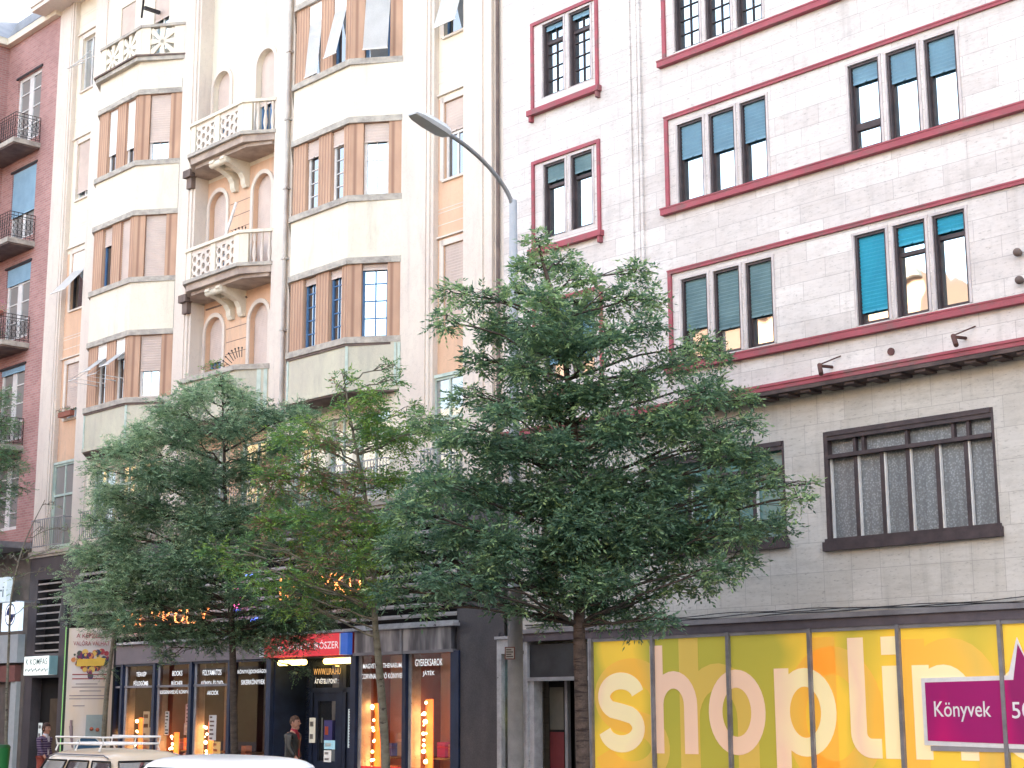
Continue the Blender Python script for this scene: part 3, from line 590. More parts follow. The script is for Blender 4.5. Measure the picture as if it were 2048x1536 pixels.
def archwin(xc,zt,z0,frac,blue=True):
    n=16; s=MB(); hw=.46
    arcp=[(xc-hw*math.cos(math.pi*k/n), zt-hw+hw*math.sin(math.pi*k/n)) for k in range(n+1)]
    # moulded surround proud of the wall
    for k in range(n):
        (ax,az),(bx,bz)=arcp[k],arcp[k+1]; f_=1.26
        ox,oz=xc+(ax-xc)*f_,zt-hw+(az-zt+hw)*f_; px,pz=xc+(bx-xc)*f_,zt-hw+(bz-zt+hw)*f_
        s.xz([(ax,az),(bx,bz),(px,pz),(ox,oz)],YC-.045,YC)
    s.box(xc-hw*1.26,xc-hw,YC-.045,YC,z0,zt-hw); s.box(xc+hw,xc+hw*1.26,YC-.045,YC,z0,zt-hw)
    s.build('arch_surround',M['coping' if False else 'pink'],CB)
    g=MB(); yf=YC+.20; z1=zt-.02
    g.box(xc-hw,xc-hw+.06,yf,yf+.05,z0,zt-hw); g.box(xc+hw-.06,xc+hw,yf,yf+.05,z0,zt-hw); g.box(xc-.035,xc+.035,yf,yf+.05,z0,zt-hw)
    for q in (-.24,.24): g.box(xc+q-.03,xc+q+.03,yf+.005,yf+.04,z0,zt-hw)
    g.box(xc-hw+.06,xc+hw-.06,yf+.002,yf+.048,z0,z0+.45); f=g.build('window',M['bluep'] if blue else M['whitep'],CB)
    MB().xz(arcp+[(xc+hw,z0),(xc-hw,z0)],YC+.235,YC+.24).build('pane',M['glass_dk'],f)
    zs=zt-(zt-z0)*frac; t=MB(); y=YC+.16; vs=[]; z=zs; N=int((zt-zs)/.055)
    for i in range(N):
        za=zs+(zt-zs)*i/N; zb_=zs+(zt-zs)*(i+1)/N
        def hwz(z): return hw-.01 if z<zt-hw else math.sqrt(max(hw*hw-(z-zt+hw)**2,0.0004))
        a_=hwz(za); b_=hwz(zb_); zm=za+(zb_-za)*.78
        t.add([(xc-a_,y,za),(xc+a_,y,za),(xc+a_,y-.012,zm),(xc-a_,y-.012,zm),(xc+b_,y,zb_),(xc-b_,y,zb_)],[(0,1,2,3),(3,2,4,5)])
    t.box(xc-hw+.01,xc+hw-.01,y-.02,y+.01,zs-.05,zs); t.build('shutter',M['shut_pink'],f)
for xc,zz in arch:
    for (zt,z0),fr in zip(zz,(.50,.47,.62 if xc<-11 else .84)): archwin(xc,zt,z0,fr if not(xc>-11 and zt==17.06) else .93)
m=MB()
for z in (12.0,12.35,12.75,13.5,15.7,16.1,16.5): m.mark(); m.box(-12.2,-11.15,YC-.004,YC+.001,z,z+.018)
m.mark(); m.box(-13.3,-11.2,YC-.03,YC,13.52,13.56); m.build('groove',M['shade'],CB)
# balconies
def outl(o,y0=.3,e=0.0):
    return [(-13.55-e,y0),(-13.55-e,-.02),(-12.85-e*.5,-.55-o),(-10.15+e*.5,-.55-o),(-9.38+e,-.02),(-9.38+e,y0)]
def hexplate(mb,x0,x1,z0,z1,r,y0,y1):
    dx=r*1.5*1.0; h=r*math.sqrt(3); i=0; x=x0+r
    while x<x1-r*.4:
        z=z0+(h/2 if i%2 else h*.02)+h*.0
        while z<z1+h*.5:
            vo=[];vi=[];vb=[]
            for k in range(6):
                a=math.pi/3*k; X_=min(max(x+r*math.cos(a),x0),x1); Z_=min(max(z+r*math.sin(a),z0),z1); vo.append((X_,y0,Z_))
                X2=min(max(x+r*.60*math.cos(a),x0+.01),x1-.01); Z2=min(max(z+r*.66*math.sin(a),z0+.01),z1-.01); vi.append((X2,y0,Z2)); vb.append((X2,y1,Z2))
            mb.add(vo+vi+vb,[(k,(k+1)%6,6+(k+1)%6,6+k) for k in range(6)]+[(6+k,6+(k+1)%6,12+(k+1)%6,12+k) for k in range(6)])
            z+=h
        x+=dx; i+=1
def balcony(zt):
    zf=zt-.95
    B=MB(); B.prism(outl(.10,.45,.05),zf-.10,zf); b=B.build('balcony',M['coping'],CB)
    B=MB(); B.prism(outl(.0,.45),zf-.30,zf-.10); B.prism(outl(-.15,.45,-.1),zf-.40,zf-.30); B.build('balcony_underside',M['under'],b)
    c=MB(); c.prism([(x,y) for x,y in outl(.06,.0,.04)][1:-1]+[(x,y+.14) for x,y in reversed(outl(.06,.0,.04)[1:-1])],zt-.09,zt); c.build('handrail',M['cream'],b)
    s=MB(); zt_=zt-.09
    for a,bb in ((-12.85,-12.62),(-11.60,-11.36),(-10.42,-10.15)): s.mark(); s.box(a,bb,-.56,-.42,zf,zt_)
    an=math.atan2(.53,.77); X_=frame(-10.15,-.55,an); s.M=X_; s.box(0,.26,0,.14,zf,zt_); s.mark()
    L=math.hypot(.77,.53)
    X2=frame(-13.55,-.02,-math.atan2(.53,.70)); s.M=X2; s.box(.55,.88,0,.14,zf,zt_); s.build('post',M['cream'],b)
    t=MB()
    for k in range(3):
        t.mark(); q=.42+k*.22; c_=X_@Vector((q,.07,0)); pr=[(.05,0),(.05,.05),(.035,.08),(.065,.28),(.06,.40),(.035,.62),(.03,.70),(.05,.76),(.05,1)]
        t.tube([(c_.x,c_.y,zf+(zt_-zf)*p[1]) for p in pr],[p[0] for p in pr],n=10)
    for k in range(2):
        t.mark(); q=.12+k*.22; c_=X2@Vector((q,.07,0)); t.tube([(c_.x,c_.y,zf+(zt_-zf)*p[1]) for p in pr],[p[0] for p in pr],n=10)
    t.build('baluster',M['pink'],b)
    h=MB()
    for a,bb in ((-12.62,-11.60),(-11.36,-10.42)):
        hexplate(h,a,bb,zf+.04,zt_-.12,.155,-.53,-.47); h.box(a,bb,-.53,-.47,zt_-.12,zt_); h.box(a,bb,-.53,-.47,zf,zf+.04)
    h.build('pierced_panel',M['pink'],b)
    # scrolled twin corbel
    k=MB()
    for xa in (-12.0,-11.45):
        prof=[(YC,zf-1.15),(YC-.10,zf-1.15),(YC-.16,zf-1.05),(YC-.18,zf-.9),(YC-.28,zf-.75),(YC-.55,zf-.62),(YC-.80,zf-.56),(YC-.92,zf-.46),(YC-.90,zf-.38),(YC,zf-.38)]
        vs=[(xa,p[0],p[1]) for p in prof]+[(xa+.22,p[0],p[1]) for p in prof]; n=len(prof)
        k.add(vs,[tuple(range(n)),tuple(range(2*n-1,n-1,-1))]+[(i,n+i,n+(i+1)%n,(i+1)%n) for i in range(n)])
    k.tube([(-12.04,YC-.78,zf-.48),(-11.19,YC-.78,zf-.48)],.10,n=10); k.box(-11.78,-11.45,YC-.5,YC,zf-.6,zf-.38); k.build('corbel',M['cream'],b)
    e=MB(); e.box(-13.75,-13.35,-.25,.0,zf-.42,zf-.2); e.box(-13.68,-13.42,-.15,.0,zf-.75,zf-.42); e.build('end_corbel',M['shade'],b)
    return b
balcony(18.92); balcony(15.08)
B=MB(); B.prism(outl(.0,.45),9.9,11.10); b=B.build('balcony',M['creamlow'],CB); B=MB(); B.prism(outl(.08,.45,.04),11.10,11.24); B.build('handrail',M['coping'],b)
B=MB(); B.M=frame(-10.15,-.55,math.atan2(.53,.77)); B.box(.62,.74,-.012,0,9.9,11.1); B.box(.82,.92,-.012,0,9.9,11.1); B.build('corner_lath',M['tealp'],b)
# fan-shaped iron divider with spikes
def fan(z):
    m=MB(); cx,cy=-11.15,YC-.15
    for k in range(11):
        a=R_(90+k*9); r0,r1=.75,1.02; m.tube([(cx,cy-r0*-math.cos(a)*.0-r0*abs(math.cos(a))*.6,z+r0*math.sin(a)),(cx-.03*k,cy-r1*abs(math.cos(a))*.6,z+r1*math.sin(a))],.012,n=5)
        m.ball((cx-.03*k,cy-r1*abs(math.cos(a))*.6,z+r1*math.sin(a)),.028,6,4)
    m.build('spiked_divider',M['iron'],CB)
fan(14.55); fan(11.0)
MB().tube([(-11.5,-.35,14.6),(-11.05,-.1,16.2)],.04,n=8).build('white_pole',M['whitep'],CB)
# downpipe, ledges, cornice, core
m=MB(); m.tube([(-8.62,-.10,7.1),(-8.62,-.10,25.8)],.055,n=10)
for z in range(8,26,2): m.box(-8.70,-8.54,-.17,0,z,z+.05)
m.build('downpipe',M['pipe'],CB)
MB().tube([(-.12,-.07,7),(-.12,-.07,25)],.045,n=8).build('downpipe',M['shade'],CB)
m=MB(); m.box(CW-.06,0,-.10,.5,6.90,7.02); m.box(CW-.04,0,-.05,.5,6.82,6.90); m.build('ledge',M['coping'],CB)
m=MB(); m.prism([(CW-.75,1.3),(CW-.75,-.75),(.0,-.75),(.0,1.3)],25.9,26.05); m.prism([(CW-.80,1.3),(CW-.80,-.8),(.0,-.8),(.0,1.3)],26.05,26.5); m.build('eaves_cornice',M['pink'],CB)
m=MB(); rail(m,CW-.6,-1,26.5,27.4,-.6,90); m.build('roof_railing',M['whitep'],CB)
m=MB(); m.box(CW+.02,-.02,1.0,13,0,26.4); m.box(CW,CW+.25,.02,1.1,7,25.9); m.build('rear_block',M['pink'],CB)  # unseen mass behind the facade, added as a light block
m=MB(); m.tube([(-16.4,-.35,23.55),(-15.4,-.85,23.95)],.035,n=6); m.box(-15.95,-15.85,-.55,0,23.6,23.7); m.build('flag_holder',M['darkmetal'],CB)
# ------- dark ground storey
m=MB(); hl=[(-19.3,-1.6,3.92,6.45),(-16.9,-1.62,0.0,3.92),(-22.0,-20.4,3.75,6.1),(-22.05,-20.3,0,3.0)]
m.wall(CW,-.02,0,6.82,0,.35,hl); m.box(-1.42,-.14,-.06,0,0,3.66); m.build('granite_cladding',M['granite'],CB)
m=MB()
for a,b,c,d in ((-19.3,-1.6,3.9,6.5),(-22.1,-20.3,3.7,6.2)): m.add([(a,.34,c),(b,.34,c),(b,.34,d),(a,.34,d)],[(0,1,2,3)])
m.build('louvre_recess',M['black'],CB)
m=MB()
for i in range(10): z=4.10+i*.245; m.add([(-19.3,-.02,z),(-1.6,-.02,z),(-1.6,.05,z+.045),(-19.3,.05,z+.045),(-19.3,-.02,z+.05),(-1.6,-.02,z+.05),(-1.6,.05,z+.10),(-19.3,.05,z+.10)],[(0,1,2,3),(4,7,6,5),(0,4,5,1),(3,2,6,7)])
for i in range(10): z=3.82+i*.235; m.box(-22.0,-20.4,.02,.07,z,z+.05)
m.build('louvre',pm('pale_louvre_blades',(0.40,0.37,0.36),(0.28,0.26,0.25),scale=3),CB)
m=MB(); m.box(-17.0,-9.0,-.12,.1,3.30,3.86); m.build('fascia_panel',M['granite2'],CB)
m=MB(); m.box(-17.0,-1.5,-.22,.1,3.86,3.93); m.box(-5.3,-1.55,-.16,.1,3.93,3.99); m.build('fascia_trim',M['oldwhite'],CB)
m=MB(); m.box(-5.25,-3.50,-.12,.1,3.34,3.86); m.box(-3.42,-1.68,-.12,.1,3.34,3.86)
def inox():
    t=NT('smeared_zinc_panel'); n=t.noise(t.coords(2.2,2,0.5),1.2,3); c=t.ramp(n,(0.38,(0.10,0.095,0.11)),(0.5,(0.22,0.21,0.23)),(0.62,(0.40,0.38,0.39))); wv=t.noise(t.coords(6,1,6),2,2); return t.fin(c,0.35,0.5,0.5)
m.build('zinc_panel',inox(),CB)
m=MB(); m.box(-5.3,-1.6,-.13,.1,3.27,3.34); m.box(-3.50,-3.42,-.14,.1,3.27,3.86); m.build('zinc_trim',M['gutter'],CB)
# navy shop frame
m=MB()
for q,w_ in ((-16.9,.14),(-16.38,.11),(-14.60,.13),(-12.68,.13),(-10.78,.13),(-8.98,.20),(-5.42,.20),(-3.44,.12),(-1.72,.28)): m.mark(); m.box(q,q+w_,-.10,.12,0,3.30)
m.mark(); m.box(-16.9,-8.98,-.05,.12,0,.5); m.mark(); m.box(-5.4,-1.6,-.05,.12,0,.42); m.mark(); m.box(-16.9,-8.8,-.06,.1,3.24,3.30)
m.build('shop_frame',M['navy'],CB)
m=MB()
for a,b in ((-16.76,-16.38),(-16.27,-14.6),(-14.47,-12.68),(-12.55,-10.78)): m.box(a,b,-.03,.05,2.62,2.68)
m.build('shop_transom',M['gutter'],CB)
m=MB()
for q in (-16.27,-14.47,-12.55): m.mark(); m.box(q,q+.10,.0,.30,.5,3.24)
m.mark(); m.box(-5.22,-5.10,.0,.3,.42,3.27); m.mark(); m.box(-3.32,-3.22,0,.3,.42,3.27); m.build('shop_frame_reveal',M['oldwhite'],CB)
for a,b in ((-16.76,-16.38),(-16.27,-14.6),(-14.47,-12.68),(-12.55,-10.78),(-10.65,-8.98),(-5.22,-3.44),(-3.32,-1.72)):
    MB().add([(a,.03,.42),(b,.03,.42),(b,.03,3.28),(a,.03,3.28)],[(0,1,2,3)]).build('shop_pane',M['shopglass'],CB)
# display rooms
m=MB(); 
def room(m,a,b,d,z0=.42,z1=3.3,mi=0):
    m.add([(a,.13,z0),(b,.13,z0),(b,d,z0),(a,d,z0),(a,.13,z1),(b,.13,z1),(b,d,z1),(a,d,z1)],[(0,1,2,3),(7,6,5,4),(3,2,6,7),(0,3,7,4),(2,1,5,6)],mi)
for a,b in ((-16.76,-16.38),(-16.27,-14.6),(-10.65,-8.98)): m.mark(); room(m,a,b,1.4)
m.mark(); room(m,-12.55,-10.78,1.4,mi=0)
m.build('display_room',fl((0.12,0.09,0.085)),CB)
m=MB(); room(m,-5.22,-3.44,1.6); m.mark(); room(m,-3.32,-1.72,1.6); m.mark(); room(m,-14.47,-12.68,1.2); m.build('display_room',fl((0.34,0.14,0.11)),CB)
m=MB(); m.box(-8.78,-5.42,1.0,1.04,0,3.3); m.box(-8.78,-8.72,.0,1.0,0,3.3); m.box(-8.78,-5.42,0,1.0,3.28,3.3); m.build('porch_wall',M['navy'],CB)
m=MB()
for a,b,d in ((-16.27,-14.6,1.38),(-14.47,-12.68,1.18),(-12.55,-10.78,1.38),(-10.65,-8.98,1.38),(-5.22,-3.44,1.58),(-3.32,-1.72,1.58)): m.mark(); m.box(a+.02,b-.02,.45,d,.84,.88)
m.build('display_shelf',fl((0.22,0.15,0.11)),CB)
# doors in the porch
m=MB(); 
for q in (-8.3,-7.05,-6.90,-5.6): m.box(q,q+.14,.80,.95,0,3.2)
m.box(-8.3,-5.46,.80,.95,2.42,2.54); m.box(-8.3,-5.46,.80,.95,3.1,3.2); d1=m.build('shop_door',M['navy'],CB)
m=MB()
for a,b in ((-8.16,-7.05),(-6.76,-5.6)): m.box(a,a+.18,.84,.92,0,2.42); m.box(b-.18,b,.84,.92,0,2.42); m.box(a+.18,b-.18,.84,.92,0,.7); m.box(a+.18,b-.18,.84,.92,2.2,2.42)
m.build('door_leaf',M['navy'],d1)
m=MB(); m.add([(-8.2,.90,.6),(-5.5,.90,.6),(-5.5,.90,3.15),(-8.2,.90,3.15)],[(0,1,2,3)]); m.build('door_pane',M['glass_dk'],d1)
# left entrance under the light box
m=MB(); m.box(-22.05,-20.3,.34,.4,0,3.7); m.build('porch_back',M['black'],CB)
m=MB(); m.box(-21.3,-20.45,.28,.33,0,2.35); m.build('side_door',pm('brown_door',(0.10,0.075,0.05),(0.07,0.05,0.035)),CB)
# =================================================================== BRICK BUILDING (far left)
BB=front('brick_building',label='red brick apartment block with iron balconies and a grey roof edge',cat='building')
hs=[]; wb=[(24.25,21.7),(20.70,18.1),(17.15,14.5),(13.52,10.95),(10.25,7.9)]
for zt,z0 in wb: hs.append((-25.55,-23.75,z0,zt))
m=MB(); m.wall(-26.4,CW,7.4,25.75,0,.14,hs); m.add([(-26.4,0,7.4),(-26.4,-4,7.4),(-26.4,-4,25.75),(-26.4,0,25.75)],[(0,1,2,3)]); m.add([(-34,-4,7.4),(-26.4,-4,7.4),(-26.4,-4,25.75),(-34,-4,25.75)],[(0,1,2,3)]); m.build('wall',M['brick'],BB)
MB().box(-110,-34,-4,10,0,25.0).build('unseen_neighbour',M['brick'],BB)  # plain neighbouring block out of view, added to keep the low sun out
m=MB(); m.box(-34,CW-.02,.6,13,0,25.7); m.box(-34,-26.42,-3.98,.6,0,25.7); m.build('rear_block',M['brick'],BB)  # hidden volume added behind the brick to shut out the sun
m=MB(); m.box(-26.4,CW,-.22,.3,25.75,26.0); m.box(-34.2,-26.15,-4.25,-.22,25.75,26.0); m.build('cornice',M['cream'],BB)
m=MB(); m.add([(-26.1,-.25,26.0),(CW-.1,-.25,26.0),(CW-.1,1.2,27.4),(-24.5,1.2,27.4)],[(0,1,2,3)]); m.add([(-26.1,-4.2,26.0),(-26.1,-.25,26.0),(-27.6,.8,27.4),(-27.6,-2.5,27.4)],[(0,1,2,3)]); m.box(-34,CW-.1,.8,13,26,27.4); m.build('roof',M['roofgrey'],BB)
bsh=[(0,'shut_sky'),(.97,'shut_sky'),(.22,'shut_sky'),(.06,'shut_sky'),(0,'shut_sky')]
for (zt,z0),(sf,sm) in zip(wb,bsh):
    if sf>.9: window(BB,I,-25.55,-23.75,z0,zt,fm='whitep',fw=.09,yf=.08,nx=1,bw=.16,sh=.62,shm=sm,glass='glass_cur',label='pale blue blind lowered over the upper window')
    else: 
        f=window(BB,I,-25.55,-23.75,z0,zt,fm='whitep',fw=.12,yf=.08,nx=1,bw=.30,sh=sf,shm=sm,glass='glass_cur')
        m=MB()
        for xx in (-25.43,-24.5):
            for z in (.25,.5,.75): m.box(xx,xx+.63,.09,.12,z0+(zt-z0)*z-.02,z0+(zt-z0)*z+.02)
        m.build('glazing_bar',M['whitep'],f)
    m=MB(); m.box(-25.62,-23.68,-.05,.0,zt,zt+.07); m.build('lintel',M['darkmetal'],BB)
for k,zf in enumerate((21.35,17.78,14.2,10.68)):
    B=MB(); B.prism([(-26.4,0),(-26.4,-1.0),(-23.55,-1.0),(-23.55,0)],zf-.17,zf); b=B.build('balcony',M['coping'],BB)
    B=MB(); B.prism([(-26.38,-.02),(-26.38,-.96),(-23.6,-.96),(-23.6,-.02)],zf-.22,zf-.17); B.build('balcony_underside',M['shade'],b)
    r=MB()
    def seg(p,q,n,r=r,zf=zf):
        p=Vector(p);q=Vector(q)
        for z in (zf+.08,zf+.80,zf+.92): r.tube([(p.x,p.y,z),(q.x,q.y,z)],.013,n=5)
        for i in range(n+1):
            c=p.lerp(q,i/n); r.tube([(c.x,c.y,zf),(c.x,c.y,zf+.92)],.009,n=4,cap=False)
            if i<n:
                d=p.lerp(q,(i+.5)/n); 
                for zz in (.22,.44,.64): 
                    dr=(q-p)/n*.42; r.tube([(d.x+dr.x*math.cos(t),d.y+dr.y*math.cos(t),zf+zz+.09*math.sin(t)) for t in [2*math.pi*j/8 for j in range(9)]],.008,n=4,cap=False)
    seg((-26.35,-.95,0),(-23.6,-.95,0),16); seg((-23.6,-.95,0),(-23.6,-.02,0),6); r.build('railing',M['iron'],b)
# ground floor of the brick block: sheet canopy and shop signs
m=MB(); m.box(-34,CW,-1.2,.1,7.15,7.35); m.box(-34,CW,-1.25,-1.2,7.1,7.45); m.build('canopy',M['gutter'],BB)
m=MB(); m.box(-34,CW-.02,.0,.5,0,7.15); m.build('ground_floor_wall',pm('dim_plaster',(0.16,0.14,0.13),(0.11,0.10,0.09)),BB)
m=MB(); m.box(-25.5,CW-.12,-.25,0,3.5,4.4); m.build('shop_fascia',fl((0.42,0.47,0.50)),BB)
m=MB(); m.box(-25.5,CW-.3,-.2,0,2.9,3.42); m.build('blind_box',fl((0.22,0.10,0.09)),BB)
m=MB(); m.box(-23.2,CW-.25,-.15,0,0,2.9); m.build('shop_pillar',fl((0.45,0.50,0.52)),BB)
# =================================================================== buildings across the street (behind the camera, seen as reflections)
def opposite(s0,s1,h,wallm,label):
    b=front('opposite_building',label=label,cat='building',group=None)
    Y=-32.0; m=MB(); m.box(s0,s1,Y-12,Y,0,h); m.build('wall',wallm,b)
    c=MB(); c.box(s0,s1,Y,Y+.5,h-.5,h); c.box(s0,s1,Y,Y+.25,4.2,4.5); c.build('cornice',M['coping'],b)
    n=int((s1-s0)/2.6); proto=None
    for fl_ in range(int((h-5)/3.4)):
        for i in range(n):
            x=s0+(s1-s0)*(i+.5)/n; z=5.6+fl_*3.4
            if proto is None: proto=MB().box(-.55,.55,-.02,.05,0,1.8).build('window',M['glass_dk'],b); proto.location=(x,Y+.03,z); fr=MB(); fr.box(-.62,.62,.0,.09,1.8,1.9); fr.box(-.65,.65,0,.14,-.1,0); fr.box(-.62,-.55,0,.08,0,1.8); fr.box(.55,.62,0,.08,0,1.8); fr.build('frame',M['whitep'],proto)
            else:
                o=proto.copy(); COL.objects.link(o); o.location=(x,Y+.03,z); f=proto.children[0].copy(); COL.objects.link(f); f.parent=o
    return b
ow=[pm('ochre_render',(0.62,0.44,0.22),(0.52,0.37,0.19),scale=.8),pm('grey_render',(0.48,0.46,0.43),(0.40,0.38,0.36),scale=.8),pm('red_ochre_render',(0.55,0.33,0.22),(0.47,0.28,0.2),scale=.8)]
opposite(-75,-52,19.5,ow[0],'ochre building across the street, farthest down the road'); opposite(-52,-31,18,ow[1],'grey building across the street beside the ochre one'); opposite(-31,-9,20,ow[2],'reddish building across the street facing the cream building')
opposite(-9,14,17.5,ow[1],'grey building across the street facing the stone building'); opposite(14,40,18.5,ow[0],'ochre building across the street behind the camera')
# =================================================================== signs and shop things
def shopline():
    m=MB(); t=front('window_banner',label='yellow and green window film with giant pale letters filling the right shop window',cat='banner')
    n=NT('printed_backlit_film'); v=n.coords(1,1,1); nz=n.noise(n.coords(.55,.1,.12),1.15,2,.4)
    def along(n):                                  # backlight painted into the print: where the film is yellow (1) or olive (0)
        tc=n.n('ShaderNodeTexCoord'); sp=n.n('ShaderNodeSeparateXYZ'); n.l(tc.outputs['Object'],sp.inputs[0]); wob=n.noise(n.coords(.5,.1,.45),1.3,2,.4)
        a=n.n('ShaderNodeMath'); a.operation='MULTIPLY_ADD'; n.l(wob,a.inputs[0]); a.inputs[1].default_value=1.6; n.l(sp.outputs[0],a.inputs[2])
        mr=n.n('ShaderNodeMapRange'); mr.inputs[1].default_value=2.65+.8; mr.inputs[2].default_value=14.1+.8; n.l(a.outputs[0],mr.inputs[0])
        return n.ramp(mr.outputs[0],(.0,.2),(.02,.75),(.09,.9),(.14,.12),(.30,.18),(.42,.2),(.46,.95),(.53,.9),(.57,.25),(.62,.9),(.74,.75),(.78,.35),(.84,.8),(1.0,1.0))
    c=n.mix(along(n),(0.33,0.34,0.05),(0.93,0.57,0.06))
    fm_=n.fin(c,0.35,0.4,0,0.035); zb,zt=.42,3.36  # faint emission stands in for shop light coming through the film
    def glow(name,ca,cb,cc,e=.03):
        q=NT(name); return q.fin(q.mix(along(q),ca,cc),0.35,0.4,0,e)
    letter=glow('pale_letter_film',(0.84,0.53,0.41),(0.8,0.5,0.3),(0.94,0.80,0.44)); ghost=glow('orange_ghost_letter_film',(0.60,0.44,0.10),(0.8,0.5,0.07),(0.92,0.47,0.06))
    for a,b in zip(mul[:6],mul[1:7]):
        MB().box(a+.035,b-.035,.02,.03,zb,zt).build('film_panel',fm_,t)
    def stroke(mb,pts,w,y,closed=False,cap=True):
        P=[Vector((p[0],0,p[1])) for p in pts]; L=[];Rr=[]; N=len(P)
        for i in range(N):
            a=P[i-1] if (i>0 or closed) else P[i]; b=P[(i+1)%N] if (i<N-1 or closed) else P[i]
            d=(b-a).normalized(); n_=Vector((-d.z,0,d.x))*w/2; L.append(P[i]+n_); Rr.append(P[i]-n_)
        vs=[(p.x,y,p.z) for p in L]+[(p.x,y,p.z) for p in Rr]; K=N if closed else N-1
        mb.add(vs,[(i,(i+1)%N,N+(i+1)%N,N+i) for i in range(K)])
    def arc(cx,cz,rx_,rz_,a0,a1,n=18): return [(cx+rx_*math.cos(R_(a0+(a1-a0)*i/n)),cz+rz_*math.sin(R_(a0+(a1-a0)*i/n))) for i in range(n+1)]
    def glyph(mb,ch,x,z,s,w,y):        # x left edge, z baseline, s x-height; w stroke
        h=s-w/2; 
        if ch=='s':
            W_=.80*s; cx=x+W_/2; r=(W_-w)/2; rz=(s-w)/4
            stroke(mb,arc(cx,z+s-w/2-rz,r,rz,12,90,8)+arc(cx,z+s-w/2-rz,r,rz,90,235,14)[1:]+[(cx+.02*s,z+s/2)]+arc(cx,z+w/2+rz,r,rz,55,-90,14)+arc(cx,z+w/2+rz,r,rz,-90,-168,8)[1:],w,y); return W_
        if ch in 'hn':
            W_=.76*s; top=z+(s*1.32 if ch=='h' else s); stroke(mb,[(x+w/2,z),(x+w/2,top)],w,y); r=(W_-w)/2; cx=x+W_/2
            stroke(mb,arc(cx,z+s-w/2-r*1.15,r,r*1.15,175,0,14)+[(x+W_-w/2,z)],w,y-.002); return W_
        if ch=='o': W_=.86*s; stroke(mb,arc(x+W_/2,z+s/2,(W_-w)/2,(s-w)/2,0,360,36)[:-1],w,y,True); return W_
        if ch=='p': W_=.86*s; stroke(mb,arc(x+W_/2,z+s/2,(W_-w)/2,(s-w)/2,0,360,36)[:-1],w,y,True); stroke(mb,[(x+w/2,z-.42*s),(x+w/2,z+s)],w,y-.002); return W_
        if ch=='l': stroke(mb,[(x+w/2,z+s*1.32),(x+w/2,z+s*.3)]+arc(x+w/2+.17*s,z+.17*s+w/2,.17*s,.17*s,180,270,8)+[(x+.40*s,z+w/2)],w,y); return .4*s
        if ch=='i': stroke(mb,[(x+w/2,z),(x+w/2,z+s)],w,y); mb.add([(x,y,z+s*1.12),(x+w,y,z+s*1.12),(x+w,y,z+s*1.32),(x,y,z+s*1.32)],[(0,1,2,3)]); return w
    g=MB(); gs=2.55
    for ch,x,z in (('s',2.70,.45),('h',5.02,.30),('o',7.55,.55),('l',8.25,-.1),('n',10.12,.62),('o',12.3,.5)):
        g.mark(); mm=MB(); glyph(mm,ch,x,z,gs,.50,.012); 
        for fi in mm.f:
            vs=[mm.v[i] for i in fi]
            if max(v[2] for v in vs)<=3.36 and min(v[2] for v in vs)>=.42 and max(v[0] for v in vs)<14.0: g.add(vs,[(0,1,2,3)])
            else: g.add([(min(v[0],14.0),v[1],min(max(v[2],.43),3.35)) for v in vs],[(0,1,2,3)])
    g.build('ghost_letters',ghost,t)
    g=MB(); s=1.60; zb_=1.12
    for ch,x in (('s',2.81),('h',4.26),('o',5.76),('p',7.36),('l',9.03),('i',9.74),('n',10.35),('e',11.9)):
        if ch=='e': 
            W_=.86*s; w_=.30; stroke(g,arc(x+W_/2,zb_+s/2,(W_-w_)/2,(s-w_)/2,0,320,30),w_,.002); stroke(g,[(x+.1,zb_+s/2),(x+W_-.1,zb_+s/2)],.26,.001); continue
        glyph(g,ch,x,zb_,s,.34,.004)
    g.build('letters',letter,t)
    return t
shopline()
# magenta price board on the film
t=front('price_board',label='magenta board with white border and the words Könyvek 50',cat='sign')
def spiky(e): return [(10.62-e,1.44-e),(13.4,1.38-e),(13.4,2.9),(12.55,2.75),(12.42-e*.2,3.02+e*1.5),(12.30-e*1.2,2.44+e),(10.62-e,2.42+e)]
MB().xz(spiky(.075),-.028,-.005).build('border',fl((0.80,0.78,0.80),.4),t)
n=NT('magenta_print'); nz=n.noise(n.coords(.8,.1,.1),1.4,1); mg=n.fin(n.ramp(nz,(0.40,(0.30,0.012,0.13)),(0.52,(0.55,0.008,0.16)),(0.6,(0.36,0.010,0.15))),.35,.4,0,0)
MB().xz(spiky(0),-.034,-.029).build('board',mg,t)
m=MB(); textm('Könyvek',11.32,1.93,1.08,.34,-.040,0,m); textm('50',12.42,1.95,.36,.27,-.040,0,m); m.build('lettering',fl((0.85,0.82,0.85),.4),t)
MB().box(10.66,13.4,-.02,.0,1.27,1.355).build('drop_shadow',fl((0.33,0.31,0.33)),t)  # grey strip drawn as the board's shadow
# signs on the bookshop
t=front('shop_sign',label='red fascia sign with white lettering KÖNYV ÍRÓSZER above the shop door',cat='sign')
MB().box(-8.95,-5.75,-.20,-.05,3.31,3.84).build('panel',fl((0.62,0.035,0.05),.35,.08),t); MB().box(-5.70,-5.42,-.20,-.05,3.31,3.84).build('blue_panel',fl((0.03,0.09,0.36),.35,.1),t); MB().box(-5.75,-5.70,-.20,-.05,3.31,3.84).build('edge_strip',fl((0.7,0.7,0.75)),t)
m=MB(); textm('LÍRA  KÖNYV  ÍRÓSZER',-7.15,3.58,2.75,.22,-.206,0,m); m.build('lettering',fl((0.85,0.82,0.82),.4,.05),t); MB().box(-9.15,-8.95,-.21,-.05,3.34,3.62).build('emblem_panel',fl((0.75,0.76,0.80)),t)
m=MB(); textm('L',-9.05,3.48,.08,.18,-.214,0,m); m.build('emblem',fl((0.03,0.04,0.12)),t)
